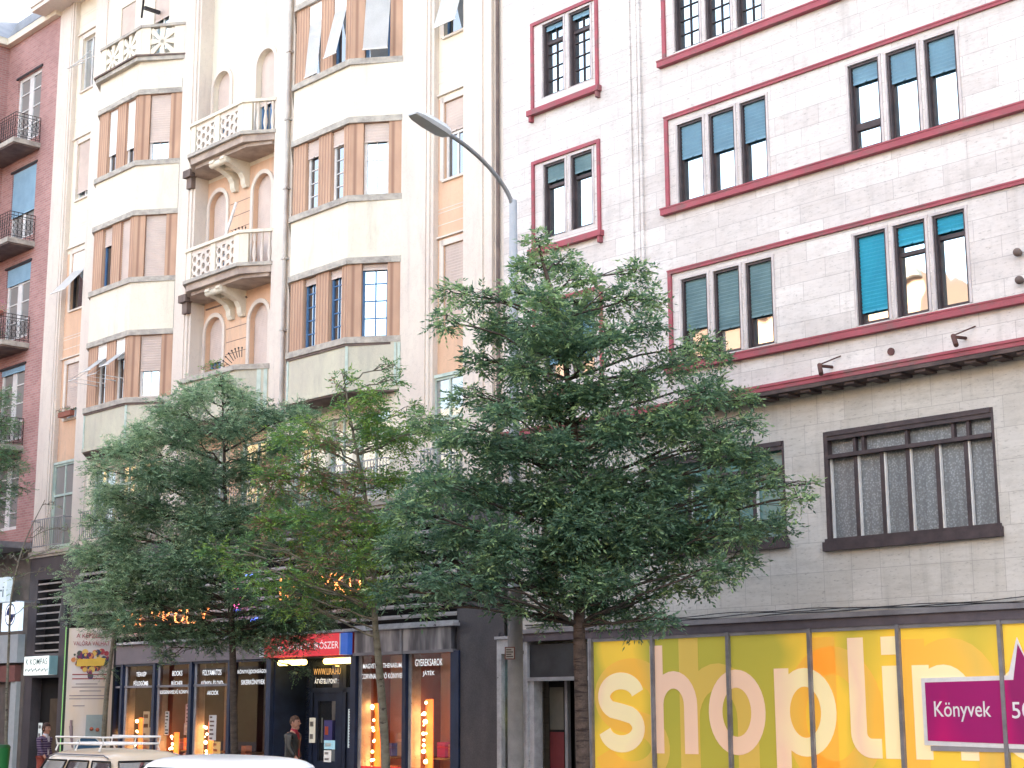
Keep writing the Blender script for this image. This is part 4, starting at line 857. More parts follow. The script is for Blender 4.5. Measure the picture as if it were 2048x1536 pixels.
def lettering(name,label,txts,col,emit=0.0):
    t=front(name,label=label,cat='lettering'); m=MB()
    for body,cx,cz,w_,h_,y in txts: m.mark(); textm(body,cx,cz,w_,h_,y,0,m)
    m.build('letters',fl(col,.5,emit*.4),t)  # slight emission brightens the letters, which have no lamp
wt=(0.80,0.82,0.84); yy=.022
for nm,lb,tx in (('a','white window lettering TÉRKÉP FÖLDGÖMB',[('TÉRKÉP',-15.42,3.02,.55,.15,yy),('FÖLDGÖMB',-15.42,2.76,.80,.15,yy)]),
    ('b','white window lettering BOOKS BÜCHER IDEGENNYELVŰ KÖNYVEK',[('BOOKS',-13.48,3.00,.52,.14,yy),('BÜCHER',-13.48,2.74,.58,.14,yy),('IDEGENNYELVŰ KÖNYVEK',-13.55,2.50,1.62,.13,yy)]),
    ('c','white window lettering FOLYAMATOS KÖNYV- ÉS DVD-AKCIÓK',[('FOLYAMATOS',-11.72,2.99,.92,.15,yy),('KÖNYV- ÉS DVD-',-11.68,2.72,1.10,.15,yy),('AKCIÓK',-11.65,2.46,.56,.14,yy)]),
    ('d','white window lettering KÖNYVÚJDONSÁGOK SIKERKÖNYVEK beside the navy porch',[('KÖNYVÚJDONSÁGOK',-9.78,2.98,1.40,.15,yy),('SIKERKÖNYVEK',-9.75,2.72,1.1,.15,yy)]),
    ('e','white window lettering MAGVETŐ ATHENAEUM CORVINA PANÓ KÖNYVEK',[('MAGVETŐ, ATHENAEUM,',-4.33,3.03,1.50,.17,yy),('CORVINA, PANÓ KÖNYVEK',-4.33,2.78,1.62,.17,yy)]),
    ('f','white window lettering GYEREKSAROK JÁTÉK',[('GYEREKSAROK',-2.62,3.06,.98,.16,yy),('JÁTÉK',-2.62,2.81,.42,.15,yy)]),
    ('g','pale lettering ÁTVÉTELI PONT above the shop door',[('ÁTVÉTELI PONT',-7.60,2.72,.95,.15,.79)])):
    lettering('window_lettering',lb,tx,wt,.25)
lettering('window_lettering','orange lettering WWW.LIRA.HU above the left door leaf',[('WWW.LIRA.HU',-7.55,2.95,1.15,.16,.79)],(0.72,0.42,0.16),.2)
# two yellow lamp tubes under the red sign
for k,(a,lb) in enumerate(((-8.5,'yellow tube lamp under the red sign, left one half hidden by leaves'),(-6.55,'yellow tube lamp under the red sign beside the blue panel'))):
    t=front('tube_lamp',label=lb,cat='lamp',group='tube lamps under the shop sign'); MB().tube([(a,-.02,3.17),(a+1.1,-.02,3.17)],.07,n=8).build('tube',M['tubelight'],t); MB().box(a-.03,a+1.13,-.06,.02,3.24,3.29).build('holder',M['gutter'],t)
# neon strokes half hidden by the trees
def neon(name,label,x0,x1,z,h,mat,n,seed):
    r=random.Random(seed); t=front('neon_sign',label=label,cat='neon sign'); m=MB()
    for i in range(n):
        cx=x0+(x1-x0)*(i+.5)/n; ww=(x1-x0)/n*.36
        k=i%4
        if k==0: path=[(cx-ww,0,z-h/2),(cx-ww,0,z+h/2)]; p2=[(cx+ww,0,z+h/2),(cx-ww*.8,0,z),(cx+ww,0,z-h/2)]
        elif k==1: path=[(cx+ww*math.cos(a),0,z+h/2*math.sin(a)) for a in [2*math.pi*j/14 for j in range(15)]]; p2=None
        elif k==2: path=[(cx-ww,0,z+h/2),(cx-ww,0,z-h/2),(cx+ww,0,z-h/2)]; p2=None
        else: path=[(cx-ww,0,z+h/2),(cx,0,z),(cx+ww,0,z+h/2)]; p2=[(cx,0,z),(cx,0,z-h/2)]
        for p in (path,p2):
            if p: m.tube([(a,-.18,c) for a,b,c in p],.028,n=6)
    m.build('tube',mat,t); MB().box(x0,x1,-.10,-.06,z-.03,z+.03).build('carrier',M['darkmetal'],t)
neon('n','orange neon letters glowing through the leaves over the red sign',-8.4,-4.9,5.05,.55,M['neon_o'],6,3)
neon('n','orange neon letters glowing through the leaves of the left tree',-16.6,-11.6,4.55,.36,M['neon_o'],8,4)
t=front('neon_emblem',label='small pink and blue neon emblem between the two orange neon signs',cat='neon sign'); m=MB(); m.tube([(-10.3+.16*math.cos(a),-.2,4.95+.26*math.sin(a)) for a in [2*math.pi*j/14 for j in range(15)]],.035,n=6); m.build('pink_tube',M['neon_p'],t); m=MB(); m.tube([(-10.5,-.2,4.6),(-10.1,-.2,4.6)],.03,n=6); m.tube([(-9.6,-.2,4.3),(-9.3,-.2,4.35)],.03,n=6); m.tube([(-9.9,-.2,5.5),(-9.6,-.2,5.5)],.03,n=6); m.build('blue_tube',M['neon_b'],t)
# light box over the left entrance
t=front('light_box',label='white light box with the dark letters KOMPAS over the left entrance',cat='sign')
MB().box(-22.05,-20.42,-.30,-.04,3.08,3.66).build('box',fl((0.72,0.80,0.78),.4,.12),t); MB().box(-20.42,-20.34,-.30,-.04,3.08,3.66).build('end_cap',fl((0.25,0.45,0.48)),t)
m=MB(); textm('K KOMPAS',-21.22,3.49,1.40,.20,-.306,0,m)
for i in range(16): q=-21.95+i*.095; m.box(q,q+.05,-.306,-.302,3.20+.03*math.sin(i*2.1),3.27+.03*math.sin(i*2.1))
m.build('lettering',fl((0.05,0.10,0.10)),t)
# round emblem sign
t=front('emblem_sign',label='pale blue sign box with a round blue and white quartered emblem at the left',cat='sign')
Xs=frame(-22.3,-1.0,R_(0)); m=MB(); m.box(-22.45,-21.28,-.95,-.80,4.45,5.35); m.build('box',fl((0.50,0.62,0.72),.4,.15),t); MB().box(-21.9,-21.8,-.8,0,5.36,5.42).build('bracket',M['zinc'],t)
def disc(mb,cx,cz,r0,r1,a0,a1,y,n=24):
    vs=[];fs=[]
    for i in range(n+1): a=R_(a0+(a1-a0)*i/n); vs+=[(cx+r0*math.cos(a),y,cz+r0*math.sin(a)),(cx+r1*math.cos(a),y,cz+r1*math.sin(a))]
    mb.add(vs,[(2*i,2*i+2,2*i+3,2*i+1) for i in range(n)])
cx,cz=-21.87,4.96; m=MB(); disc(m,cx,cz,0,.33,0,360,-.954); m.build('white_disc',fl((0.82,0.84,0.86),.4,.15),t)
m=MB(); disc(m,cx,cz,.31,.355,0,360,-.958); disc(m,cx,cz,0,.27,95,175,-.958); disc(m,cx,cz,0,.27,-85,-5,-.958); m.box(cx-.31,cx+.31,-.958,-.955,cz-.015,cz+.015); m.build('blue_quarters',fl((0.02,0.04,0.16)),t)
t=front('shop_sign',label='white sign box ending in the letters ri at the left edge',cat='sign'); MB().box(-25.6,-23.05,-.55,-.35,5.45,6.25).build('box',fl((0.55,0.66,0.72),.4,.08),t); m=MB(); textm('ri',-23.42,5.78,.36,.34,-.556,0,m); m.build('lettering',fl((0.08,0.14,0.2)),t)
# wall lamps brackets on the stone building
for s,z,dx,lb in ((8.98,8.25,.35,'rusty lamp bracket on the stone wall, left of the round vent'),(11.80,8.32,.38,'rusty lamp bracket on the stone wall, rightmost under the sill')):
    t=front('wall_bracket',label=lb,cat='bracket',group='rusty lamp brackets'); m=MB(); m.tube([(s,0,z),(s-.05,-.35,z-.02)],.03,n=8); m.tube([(s-.05,-.33,z),(s+.10,-.50,z-.22)],.045,n=8); m.tube([(s+.2,0,z+.18),(s-.03,-.30,z+.02)],.014,n=5); m.build('arm',pm('rusty_iron',(0.13,0.06,0.05),(0.08,0.04,0.035)),t)
t=front('wall_vent',label='small round rusty vent in the patch under the sill',cat='vent'); m=MB(); m.tube([(10.28,-.03,8.33),(10.28,.0,8.33)],.07,n=14); m.build('cap',pm('rust2',(0.16,0.07,0.06),(0.1,0.05,0.05)),t)
for z,lb in ((9.62,'upper round security lamp at the right edge of the stone wall'),(9.13,'lower round security lamp at the right edge of the stone wall')):
    t=front('wall_lamp',label=lb,cat='lamp',group='round wall lamps at the right edge'); m=MB(); m.ball((12.93,-.09,z),.075,12,8); m.tube([(12.93,0,z),(12.93,-.05,z)],.05,n=10); m.build('housing',M['shade'],t)
# ------------------------------------------------------------------ window displays
def thing1(name,label,cat,mb,mat,grp=None): 
    t=front(name,label=label,cat=cat,group=grp); 
    for nm,b,mt in zip(('board','print','figure'),mb,mat): b.build(nm,mt,t)
    return t
def poster(x0,x1,z0,z1,y,c,c2,label,bars=4,seed=0):
    r=random.Random(seed); a=MB().box(x0,x1,y,y+.01,z0,z1); b=MB(); w=x1-x0;h=z1-z0
    for i in range(bars): zz=z0+h*(i+.3)/bars; k=r.uniform(.3,.8); b.box(x0+w*.12,x0+w*(.12+k),y-.004,y-.001,zz,zz+h/bars*.4)
    return thing1('poster',label,'poster',[a,b],[fl(c,.6,.06),fl(c2)])
poster(-15.28,-14.95,1.15,1.95,.06,(0.55,0.38,0.25),(0.22,0.06,0.03),'tan poster with a dark red bottle shape in the second shop window',3,1)
poster(-14.10,-13.90,1.3,1.95,.06,(0.60,0.58,0.58),(0.06,0.05,0.06),'narrow white poster with black figures at the left of the red display',7,2)
poster(-11.85,-11.50,1.18,1.85,.06,(0.62,0.62,0.68),(0.10,0.05,0.09),'white poster with dark oval pictures in the fourth shop window',6,3)
poster(-11.65,-11.28,.55,1.15,.07,(0.80,0.52,0.20),(0.7,0.25,0.12),'orange yellow poster standing under the white poster',4,4)
poster(-16.0,-15.5,.42,1.5,.5,(0.20,0.20,0.20),(0.3,0.3,0.3),'grey display panel with a small ring in the second shop window',1,5)
poster(-6.62,-6.28,1.05,2.0,.78,(0.50,0.62,0.66),(0.12,0.05,0.06),'sheet of many small stickers on the right door leaf, left column',14,6)
poster(-6.22,-5.92,1.15,2.0,.78,(0.50,0.66,0.72),(0.06,0.08,0.10),'sheet of many small stickers on the right door leaf, right column',14,7)
poster(-7.62,-7.28,1.2,1.72,.78,(0.045,0.04,0.13),(0.50,0.10,0.05),'dark blue poster with an orange top on the left door leaf',1,8)
poster(-7.60,-7.15,1.0,1.22,.775,(0.35,0.62,0.75),(0.6,0.75,0.8),'light blue leaflet on the left door leaf',1,9)
poster(-7.60,-7.30,.68,.97,.775,(0.68,0.68,0.68),(0.3,0.3,0.3),'white leaflet low on the left door leaf',2,10)
poster(-8.25,-8.0,1.15,1.78,.78,(0.60,0.58,0.50),(0.2,0.2,0.2),'pale notice on the wall behind the man in the dark jacket',2,11)
poster(-21.95,-21.7,1.1,1.6,.25,(0.60,0.66,0.66),(0.2,0.2,0.2),'pale notice in the left entrance under the light box',2,12)
poster(.06,.44,2.35,2.9,.13,(0.36,0.66,0.66),(0.15,0.2,0.2),'turquoise card in the white showcase beside the entrance',1,13)
poster(.06,.44,1.55,2.1,.13,(0.50,0.52,0.10),(0.12,0.2,0.06),'yellow green card in the white showcase beside the entrance',4,14)
poster(-13.75,-13.30,1.62,2.15,.5,(0.48,0.30,0.32),(0.14,0.05,0.06),'pinkish picture panel, topmost in the red display',5,15)
poster(-13.80,-13.30,1.30,1.62,.5,(0.40,0.30,0.32),(0.6,0.55,0.6),'pink panel with two rows of small pictures in the red display',2,16)
poster(-13.80,-13.28,.86,1.22,.5,(0.85,0.16,0.03),(0.95,0.40,0.08),'bright orange panel low in the red display',2,17)
poster(-13.80,-13.30,.45,.80,.5,(0.30,0.18,0.20),(0.6,0.6,0.65),'dark panel with pale figures at the bottom of the red display',2,18)
poster(-4.55,-3.95,1.45,1.9,1.5,(0.34,0.05,0.05),(0.05,0.02,0.03),'red picture on the back wall of the first glowing window',2,19)
poster(-2.08,-1.80,1.5,2.5,.5,(0.22,0.34,0.38),(0.1,0.12,0.14),'tall bluish banner at the right of the last shop window',3,20)
def strip(x,z0,z1,n,y,label,seed):
    r=random.Random(seed); t=front('light_garland',label=label,cat='string lights',group='string lights in the shop windows'); m=MB(); w_=MB()
    pts=[]
    for i in range(n):
        z=z1-(z1-z0)*i/(n-1); q=(x+r.uniform(-.05,.05),y,z+r.uniform(-.05,.05)); m.ball(q,r.uniform(.03,.055),8,6); pts.append(q)
        if r.random()<.7: m.ball((x+r.uniform(-.10,.10),y-.02,z+r.uniform(-.07,.07)),r.uniform(.015,.035),8,6)
    w_.tube([(p[0]+.02,p[1]+.03,p[2]) for p in pts],.008,n=4); m.build('bulb',M['bulb'],t); w_.build('cord',M['darkmetal'],t)
    MB().box(x-.13,x+.13,y+.14,y+.16,z0-.1,z1+.12).build('glow_panel',fl((0.75,0.16,0.03),.6,.22),t)  # glowing orange panel added for the warm glow round the bulbs
strip(-4.95,.55,2.02,7,.25,'string of bulbs at the left side of the first glowing window',1); strip(-3.02,.55,2.10,8,.25,'string of bulbs at the left side of the last glowing window',2)
strip(-14.00,.55,1.25,5,.25,'string of bulbs beside the orange panel',3); strip(-12.25,.6,1.55,5,.25,'string of bulbs at the left of the fourth window',4); strip(-15.95,.75,1.65,4,.25,'string of bulbs in front of the grey display panel',5); strip(-16.55,.7,1.3,3,.25,'short string of bulbs in the narrow first window',6)
bc=[((0.45,0.28,0.16),'cardboard brown'),((0.62,0.16,0.05),'orange'),((0.55,0.03,0.12),'crimson'),((0.10,0.22,0.10),'green'),((0.42,0.40,0.36),'grey'),((0.10,0.12,0.3),'blue')]
def gift(x,y,z0,w_,d,h,k,label):
    c,_=bc[k]; t=front('display_box',label=label,cat='box',group='boxes in the shop windows'); MB().box(x,x+w_,y,y+d,z0,z0+h).build('carton',fl(c,.6,.03),t); MB().box(x-.004,x+w_+.004,y-.004,y+d,z0+h*.62,z0+h*.74).build('band',fl(tuple(min(1,q*1.5+.05) for q in c)),t)
for i_,(xx,dd,hh,kk,ad) in enumerate(((-5.05,.7,.30,5,'blue'),(-4.75,.85,.55,0,'brown'),(-3.75,.9,.9,4,'grey'),(-3.15,.75,.35,2,'crimson'),(-2.55,.95,.75,0,'brown'),(-14.4,.6,.3,1,'orange'),(-13.1,.5,.5,2,'crimson'),(-12.9,.8,.9,4,'grey'),(-11.75,.8,.4,1,'orange'),(-10.95,.9,1.0,4,'grey'),(-10.4,.9,.9,2,'crimson'),(-15.2,.8,.4,5,'blue'),(-14.9,.6,.25,0,'brown'),(-9.9,.85,.7,3,'green'),(-4.35,.75,.42,2,'crimson'),(-2.9,.85,.30,1,'orange'),(-2.3,.7,.5,3,'green'),(-13.6,.85,.42,0,'brown'),(-12.1,.85,.5,0,'brown'))):
    gift(xx,dd,.88,.28,.2,hh,kk,'%s box number %d along the back of the shop windows'%(ad,i_+1) if 0 else '%s %s box standing %s in the %s shop window'%('tall' if hh>.5 else 'low',ad,'deep' if dd>.7 else 'forward','first glowing' if -5.3<xx<-3.5 else 'last glowing' if xx>-3.5 else 'red-backed third' if xx<-12.6 and xx>-14.5 else 'fourth' if -12.6<xx<-10.7 else 'second' if xx<-14.5 else 'porch-side'))
gift(-10.1,.35,.5,.5,.3,.32,0,'cardboard box lowest in the window left of the porch'); gift(-9.35,.4,.5,.35,.3,.30,0,'cardboard box beside the navy porch pillar'); gift(-9.4,.42,.8,.3,.25,.36,0,'tall cardboard box stacked beside the navy porch pillar'); gift(-10.62,.3,.5,.2,.2,.55,1,'narrow orange carton at the left of the window beside the porch'); gift(-12.4,.5,.5,.45,.3,.3,0,'cardboard box under the fourth shop window lights')
gift(-11.2,.5,.5,.35,.3,.35,4,'grey box in the fourth shop window'); gift(-4.05,.5,.42,.5,.3,.72,1,'orange box with green stripes in the first glowing window'); gift(-3.95,.52,1.14,.25,.2,.3,2,'crimson box on top of the orange box'); gift(-4.6,.5,.42,.3,.3,.25,1,'low orange box in the first glowing window'); gift(-2.25,.5,.42,.5,.3,.40,0,'brown carton at the right of the last glowing window'); gift(-2.05,.5,.82,.3,.25,.28,1,'orange carton on the brown one in the last window'); gift(-2.0,.52,1.10,.26,.2,.26,3,'green carton topmost of the stack in the last window'); gift(-2.75,.5,.42,.25,.25,.2,5,'small blue box in the last glowing window')
t=front('window_sticker',label='red band with white web address along the foot of the two glowing windows',cat='sticker'); MB().box(-5.2,-3.46,.018,.026,.42,.66).build('band',fl((0.55,0.03,0.04),.4,.1),t); MB().box(-3.30,-1.74,.018,.026,.42,.66).build('band',fl((0.55,0.03,0.04),.4,.1),t); m=MB(); textm('www.lira.hu',-4.3,.58,.7,.10,.012,0,m); m.mark(); textm('www.lira.hu',-2.5,.58,.7,.10,.012,0,m); m.build('lettering',fl(wt),t)
# =================================================================== balcony plants
M['leafA']=None
def leafm(name,c1,c2,tr=0.36):
    t=NT(name); n=t.noise(t.coords(1,1,1),1.7,3); f=t.noise(t.coords(1,1,1),23,2); c=t.mix(t.ramp(n,(0.35,0),(0.65,1)),c1,c2); c=t.mix(1.0,c,t.ramp(f,(0.3,(0.75,0.75,0.75)),(0.7,(1.15,1.15,1.1))),'MULTIPLY')
    t.fin(c,0.5,0.35); tl=t.n('ShaderNodeBsdfTranslucent'); t.l(c,tl.inputs[0]); mx=t.n('ShaderNodeMixShader'); mx.inputs[0].default_value=tr; t.l(t.b.outputs[0],mx.inputs[1]); t.l(tl.outputs[0],mx.inputs[2]); t.l(mx.outputs[0],t.out.inputs[0]); return t.m
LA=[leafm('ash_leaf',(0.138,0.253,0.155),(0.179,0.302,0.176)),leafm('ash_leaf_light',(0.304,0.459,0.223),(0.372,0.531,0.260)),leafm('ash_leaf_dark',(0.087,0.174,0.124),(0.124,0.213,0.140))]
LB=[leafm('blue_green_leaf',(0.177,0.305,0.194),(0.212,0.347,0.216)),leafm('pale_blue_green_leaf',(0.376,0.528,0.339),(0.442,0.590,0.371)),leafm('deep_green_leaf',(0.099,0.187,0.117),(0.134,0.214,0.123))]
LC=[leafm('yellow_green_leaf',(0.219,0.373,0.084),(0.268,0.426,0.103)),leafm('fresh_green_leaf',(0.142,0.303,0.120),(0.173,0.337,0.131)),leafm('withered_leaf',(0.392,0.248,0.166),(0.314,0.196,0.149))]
M['bark']=pm('grey_bark',(0.10,0.080,0.068),(0.055,0.045,0.04),sc_=(1,1,3),scale=7,rough=0.9,bump=0.6,fine=0.3)
M['barkred']=pm('pinkish_ringed_bark',(0.13,0.095,0.082),(0.075,0.055,0.048),sc_=(1,1,2),scale=5,rough=0.9,bump=0.5,fine=0.3,dirt=(0.03,0.022,0.02),dirt_s=(2,2,16),dirt_lo=0.54,dirt_hi=0.60)
M['barkpale']=pm('pale_spotted_bark',(0.22,0.21,0.17),(0.14,0.13,0.10),sc_=(1,1,2),scale=5,rough=0.9,bump=0.4,dirt=(0.05,0.04,0.035),dirt_s=(5,5,9),dirt_lo=0.60,dirt_hi=0.66)
def leaves(centers, radii, per, rng, lf_len, lf_w, nl, rach, mats, name, parent, squash=0.8, up=0.15, pmat=(.55,.25,.20), hue=None, droop=0.5, shell=0.5):
    """compound leaves scattered through clumps: every leaf is a row of small leaflets on a drooping stalk"""
    V=[];Mi=[]
    for ci,(c,r) in enumerate(zip(centers,radii)):
        n=max(6,int(per*r*r)); u=rng.normal(size=(n,3)); u/=np.linalg.norm(u,axis=1)[:,None]; rad=r*(rng.random(n)**shell)*(1+0.10*rng.normal(size=n))
        o=np.array(c)+u*rad[:,None]*np.array([1,1,squash]); d=u*np.array([1,1,.35])+np.array([0,0,up])+0.45*rng.normal(size=(n,3)); d/=np.linalg.norm(d,axis=1)[:,None]
        side=np.cross(d,np.array([0,0,1.0])+0.25*rng.normal(size=(n,3))); side/=np.linalg.norm(side,axis=1)[:,None]+1e-9
        L=rach*(0.7+0.6*rng.random(n)); p=hue[ci] if hue is not None else pmat
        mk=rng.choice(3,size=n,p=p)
        for k in range(nl):
            pair=(k+1)//2; t=1.0 if k==0 else 1-(pair)/((nl+1)/2); sg=0 if k==0 else (1 if k%2 else -1)
            base=o+d*(L*t)[:,None]; base[:,2]-=droop*L*t*t*0.6
            ld=d*(0.55 if sg else 1.0)+side*sg*0.8; ld[:,2]-=0.25*droop+0.15*rng.random(n); ld+=0.15*rng.normal(size=(n,3)); ld/=np.linalg.norm(ld,axis=1)[:,None]
            wv=np.cross(ld,np.array([0,0,1.0])+0.6*rng.normal(size=(n,3))); wv/=np.linalg.norm(wv,axis=1)[:,None]+1e-9
            ll=lf_len*(0.75+0.5*rng.random(n))[:,None]; ww=lf_w*(0.75+0.5*rng.random(n))[:,None]
            q=np.stack([base, base+ld*ll*.45+wv*ww*.5, base+ld*ll, base+ld*ll*.45-wv*ww*.5],axis=1); V.append(q.reshape(-1,3)); Mi.append(mk)
    V=np.concatenate(V); Mi=np.concatenate(Mi); nf=len(V)//4
    me=bpy.data.meshes.new(name); me.vertices.add(len(V)); me.vertices.foreach_set('co',V.astype(np.float32).ravel()); me.loops.add(nf*4); me.loops.foreach_set('vertex_index',np.arange(nf*4,dtype=np.int32)); me.polygons.add(nf)
    me.polygons.foreach_set('loop_start',np.arange(0,nf*4,4,dtype=np.int32)); 
    try: me.polygons.foreach_set('loop_total',np.full(nf,4,dtype=np.int32))
    except Exception: pass
    for m_ in mats: me.materials.append(m_)
    me.polygons.foreach_set('material_index',Mi.astype(np.int32)); me.update(calc_edges=True); me.validate()
    o=bpy.data.objects.new(name,me); COL.objects.link(o); o.parent=parent; return o
def tree(name,label,base,Y,clumps,trunk,r0,rtop,barkm,per,lf,mats,pmat,seed,depth=1.0,limb_from=0.25,squash=.85,trunk_top=None,twigs=5,rk=1.0,limbr=.045,cat='tree',stake=None,shell=.5,droop=.5):
    """clumps: (px,py,r_px[,material mix index]) read off the photo at distance Y, spread in depth by +-depth metres"""
    r=random.Random(seed); g=np.random.default_rng(seed); T=empty(name,base,0,label=label,cat=cat); b=Vector(base)
    tp=[at(px,py,Y)-b for px,py in trunk]; tp[0]=Vector((tp[0].x,tp[0].y,-.05))
    cs=[];rs=[];hue=[]
    for c in clumps:
        px,py,rp=c[:3]; rr=rp/F*Y*rk; dy=r.uniform(-1,1)*depth*(1-.3*rr); p=at(px,py,Y+dy)-b; cs.append(tuple(p)); rs.append(rr); hue.append(c[3] if len(c)>3 else pmat)
        if rr>.35 and depth>.8:
            dy2=-dy+r.uniform(-.5,.5); cs.append(tuple(at(px+r.uniform(-.2,.2)*rp,py+r.uniform(-.2,.2)*rp,Y+dy2)-b)); rs.append(rr*.72); hue.append(hue[-1])
    w_=MB(); n=len(tp); rad=[r0+(rtop-r0)*(i/(n-1)) for i in range(n)]
    # smooth the trunk path
    path=[];rad2=[]
    for i in range(n-1):
        for k in range(4):
            t=k/4; a=tp[max(i-1,0)];b0=tp[i];c0=tp[i+1];d0=tp[min(i+2,n-1)]
            path.append(0.5*((2*b0)+(c0-a)*t+(2*a-5*b0+4*c0-d0)*t*t+(3*b0-a-3*c0+d0)*t**3)); rad2.append((rad[i]+(rad[i+1]-rad[i])*t)*(1+.05*r.uniform(-1,1)))
    path.append(tp[-1]); rad2.append(rad[-1]); rad2[0]*=1.35
    w_.tube(path,rad2,n=12); w_.build('trunk',M[barkm],T)
    L=MB(); zlo=path[0].z+(path[-1].z-path[0].z)*limb_from; cand=[p for p in path if p.z>zlo]
    for c,rr in zip(cs,rs):
        c=Vector(c); st=min(cand,key=lambda p:(abs((c.z-p.z)-0.30*math.hypot(c.x-p.x,c.y-p.y))+.15*(c-p).length))
        d=c-st; m1=st+Vector((d.x*.25,d.y*.25,d.z*.35)); m2=st+Vector((d.x*.72,d.y*.72,d.z*.80+.1)); l=limbr*.62*min(1.2,.35+.2*d.length)
        pts=bezier(st,m1,m2,c,7); pts=[p+Vector((r.uniform(-1,1),r.uniform(-1,1),r.uniform(-1,1)))*.05*(0<i<7) for i,p in enumerate(pts)]
        L.tube(pts,[l*(1-.8*i/7)+.006 for i in range(8)],n=5,cap=False)
        for k in range(twigs):
            v=Vector((r.gauss(0,1),r.gauss(0,1),r.gauss(0,.8)+.3)).normalized()*rr*r.uniform(.6,1.05); s0=pts[r.choice((4,5,6,7))]; e=c+v; mm=(s0+e)/2+Vector((0,0,.08))
            L.tube([s0,mm,e],[.011,.008,.003],n=4,cap=False)
    L.build('branches',M['bark' if barkm=='barkred' else barkm],T)
    leaves(cs,rs,per,g,lf[0],lf[1],lf[2],lf[3],mats,'crown',T,squash=squash,hue=hue,shell=shell,droop=droop)
    return T
YA_=27.2; A=W(7.17,5,0)
lt=(.35,.55,.10); dk=(.50,.08,.42); md=(.55,.22,.23)  # lighter mix for top and outer clumps, darker below: light painted into leaves
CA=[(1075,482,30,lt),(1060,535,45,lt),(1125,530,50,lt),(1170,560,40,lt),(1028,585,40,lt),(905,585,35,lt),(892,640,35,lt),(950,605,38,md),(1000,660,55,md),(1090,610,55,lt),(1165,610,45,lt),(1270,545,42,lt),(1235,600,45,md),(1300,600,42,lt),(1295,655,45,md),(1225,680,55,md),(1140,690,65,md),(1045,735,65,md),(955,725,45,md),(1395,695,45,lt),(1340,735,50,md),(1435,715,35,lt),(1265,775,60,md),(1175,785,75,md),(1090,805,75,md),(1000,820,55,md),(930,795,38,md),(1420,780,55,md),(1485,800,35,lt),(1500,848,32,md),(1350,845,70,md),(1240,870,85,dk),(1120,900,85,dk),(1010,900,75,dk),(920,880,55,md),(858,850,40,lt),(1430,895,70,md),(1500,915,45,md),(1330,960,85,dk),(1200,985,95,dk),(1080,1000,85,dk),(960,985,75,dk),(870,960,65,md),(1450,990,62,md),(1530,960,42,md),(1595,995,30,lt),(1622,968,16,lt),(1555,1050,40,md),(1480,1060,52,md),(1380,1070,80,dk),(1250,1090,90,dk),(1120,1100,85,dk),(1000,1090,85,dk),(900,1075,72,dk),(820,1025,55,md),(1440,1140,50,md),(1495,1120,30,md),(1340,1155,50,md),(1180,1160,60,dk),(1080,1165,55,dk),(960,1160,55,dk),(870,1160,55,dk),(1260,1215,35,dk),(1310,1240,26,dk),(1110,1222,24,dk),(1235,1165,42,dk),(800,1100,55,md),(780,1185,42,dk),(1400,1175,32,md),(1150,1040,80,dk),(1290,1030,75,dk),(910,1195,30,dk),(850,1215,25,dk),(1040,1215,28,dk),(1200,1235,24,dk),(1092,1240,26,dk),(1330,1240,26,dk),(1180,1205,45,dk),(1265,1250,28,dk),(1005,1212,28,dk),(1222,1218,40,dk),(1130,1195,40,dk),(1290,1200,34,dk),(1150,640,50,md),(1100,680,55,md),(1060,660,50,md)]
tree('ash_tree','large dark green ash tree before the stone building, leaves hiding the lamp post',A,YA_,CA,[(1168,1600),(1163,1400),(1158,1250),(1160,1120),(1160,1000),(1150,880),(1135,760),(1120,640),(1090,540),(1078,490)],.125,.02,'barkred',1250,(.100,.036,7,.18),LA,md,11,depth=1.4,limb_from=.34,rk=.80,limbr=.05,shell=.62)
CBl=[(440,772,38,(.3,.65,.05)),(388,792,45,(.3,.65,.05)),(485,800,42,(.3,.6,.1)),(330,822,38,(.3,.6,.1)),(290,870,45,(.3,.65,.05)),(238,902,38,(.3,.65,.05)),(198,935,32,(.3,.65,.05)),(375,860,65),(465,862,58),(545,835,45),(600,830,35),(560,900,45),(300,945,65),(220,992,50,(.3,.6,.1)),(400,955,78),(500,945,58),(188,1040,32,(.3,.6,.1)),(300,1025,68),(240,1072,52),(400,1045,78),(490,1035,60),(560,1000,48),(178,1112,40,(.3,.6,.1)),(260,1130,60,(.4,.5,.1)),(350,1125,68),(440,1112,68),(520,1092,58),(165,1180,32,(.3,.6,.1)),(222,1192,48,(.35,.6,.05)),(300,1202,60),(390,1195,58,dk),(470,1185,50,dk),(182,1232,32,(.3,.6,.1)),(250,1248,42),(325,1262,46,dk),(398,1262,42,dk),(330,1312,20,dk),(480,1262,55,dk),(560,1235,62,dk),(600,1280,34,dk),(540,1290,34,dk),(640,1243,36,dk),(600,1345,16,dk),(430,1290,26,dk),(610,1180,60,dk),(640,1100,60,dk),(640,1020,50),(700,1130,50,dk),(720,1210,42,dk)]  # paler leaves on upper and outer clumps, darker low: painted light and shade
B_=W(-4.23,4.2,0)
tree('blue_green_tree','dense blue green feathery tree on a straight dark trunk before the bookshop',B_,36.0,CBl,[(470,1600),(468,1450),(465,1300),(460,1180),(455,1080),(450,980),(448,880),(445,800)],.095,.02,'bark',1900,(.062,.023,9,.16),LB,(.5,.25,.25),12,depth=1.5,limb_from=.40,rk=.90,limbr=.04,shell=.62)
yl=(.50,.48,.02); br=(.30,.42,.28)
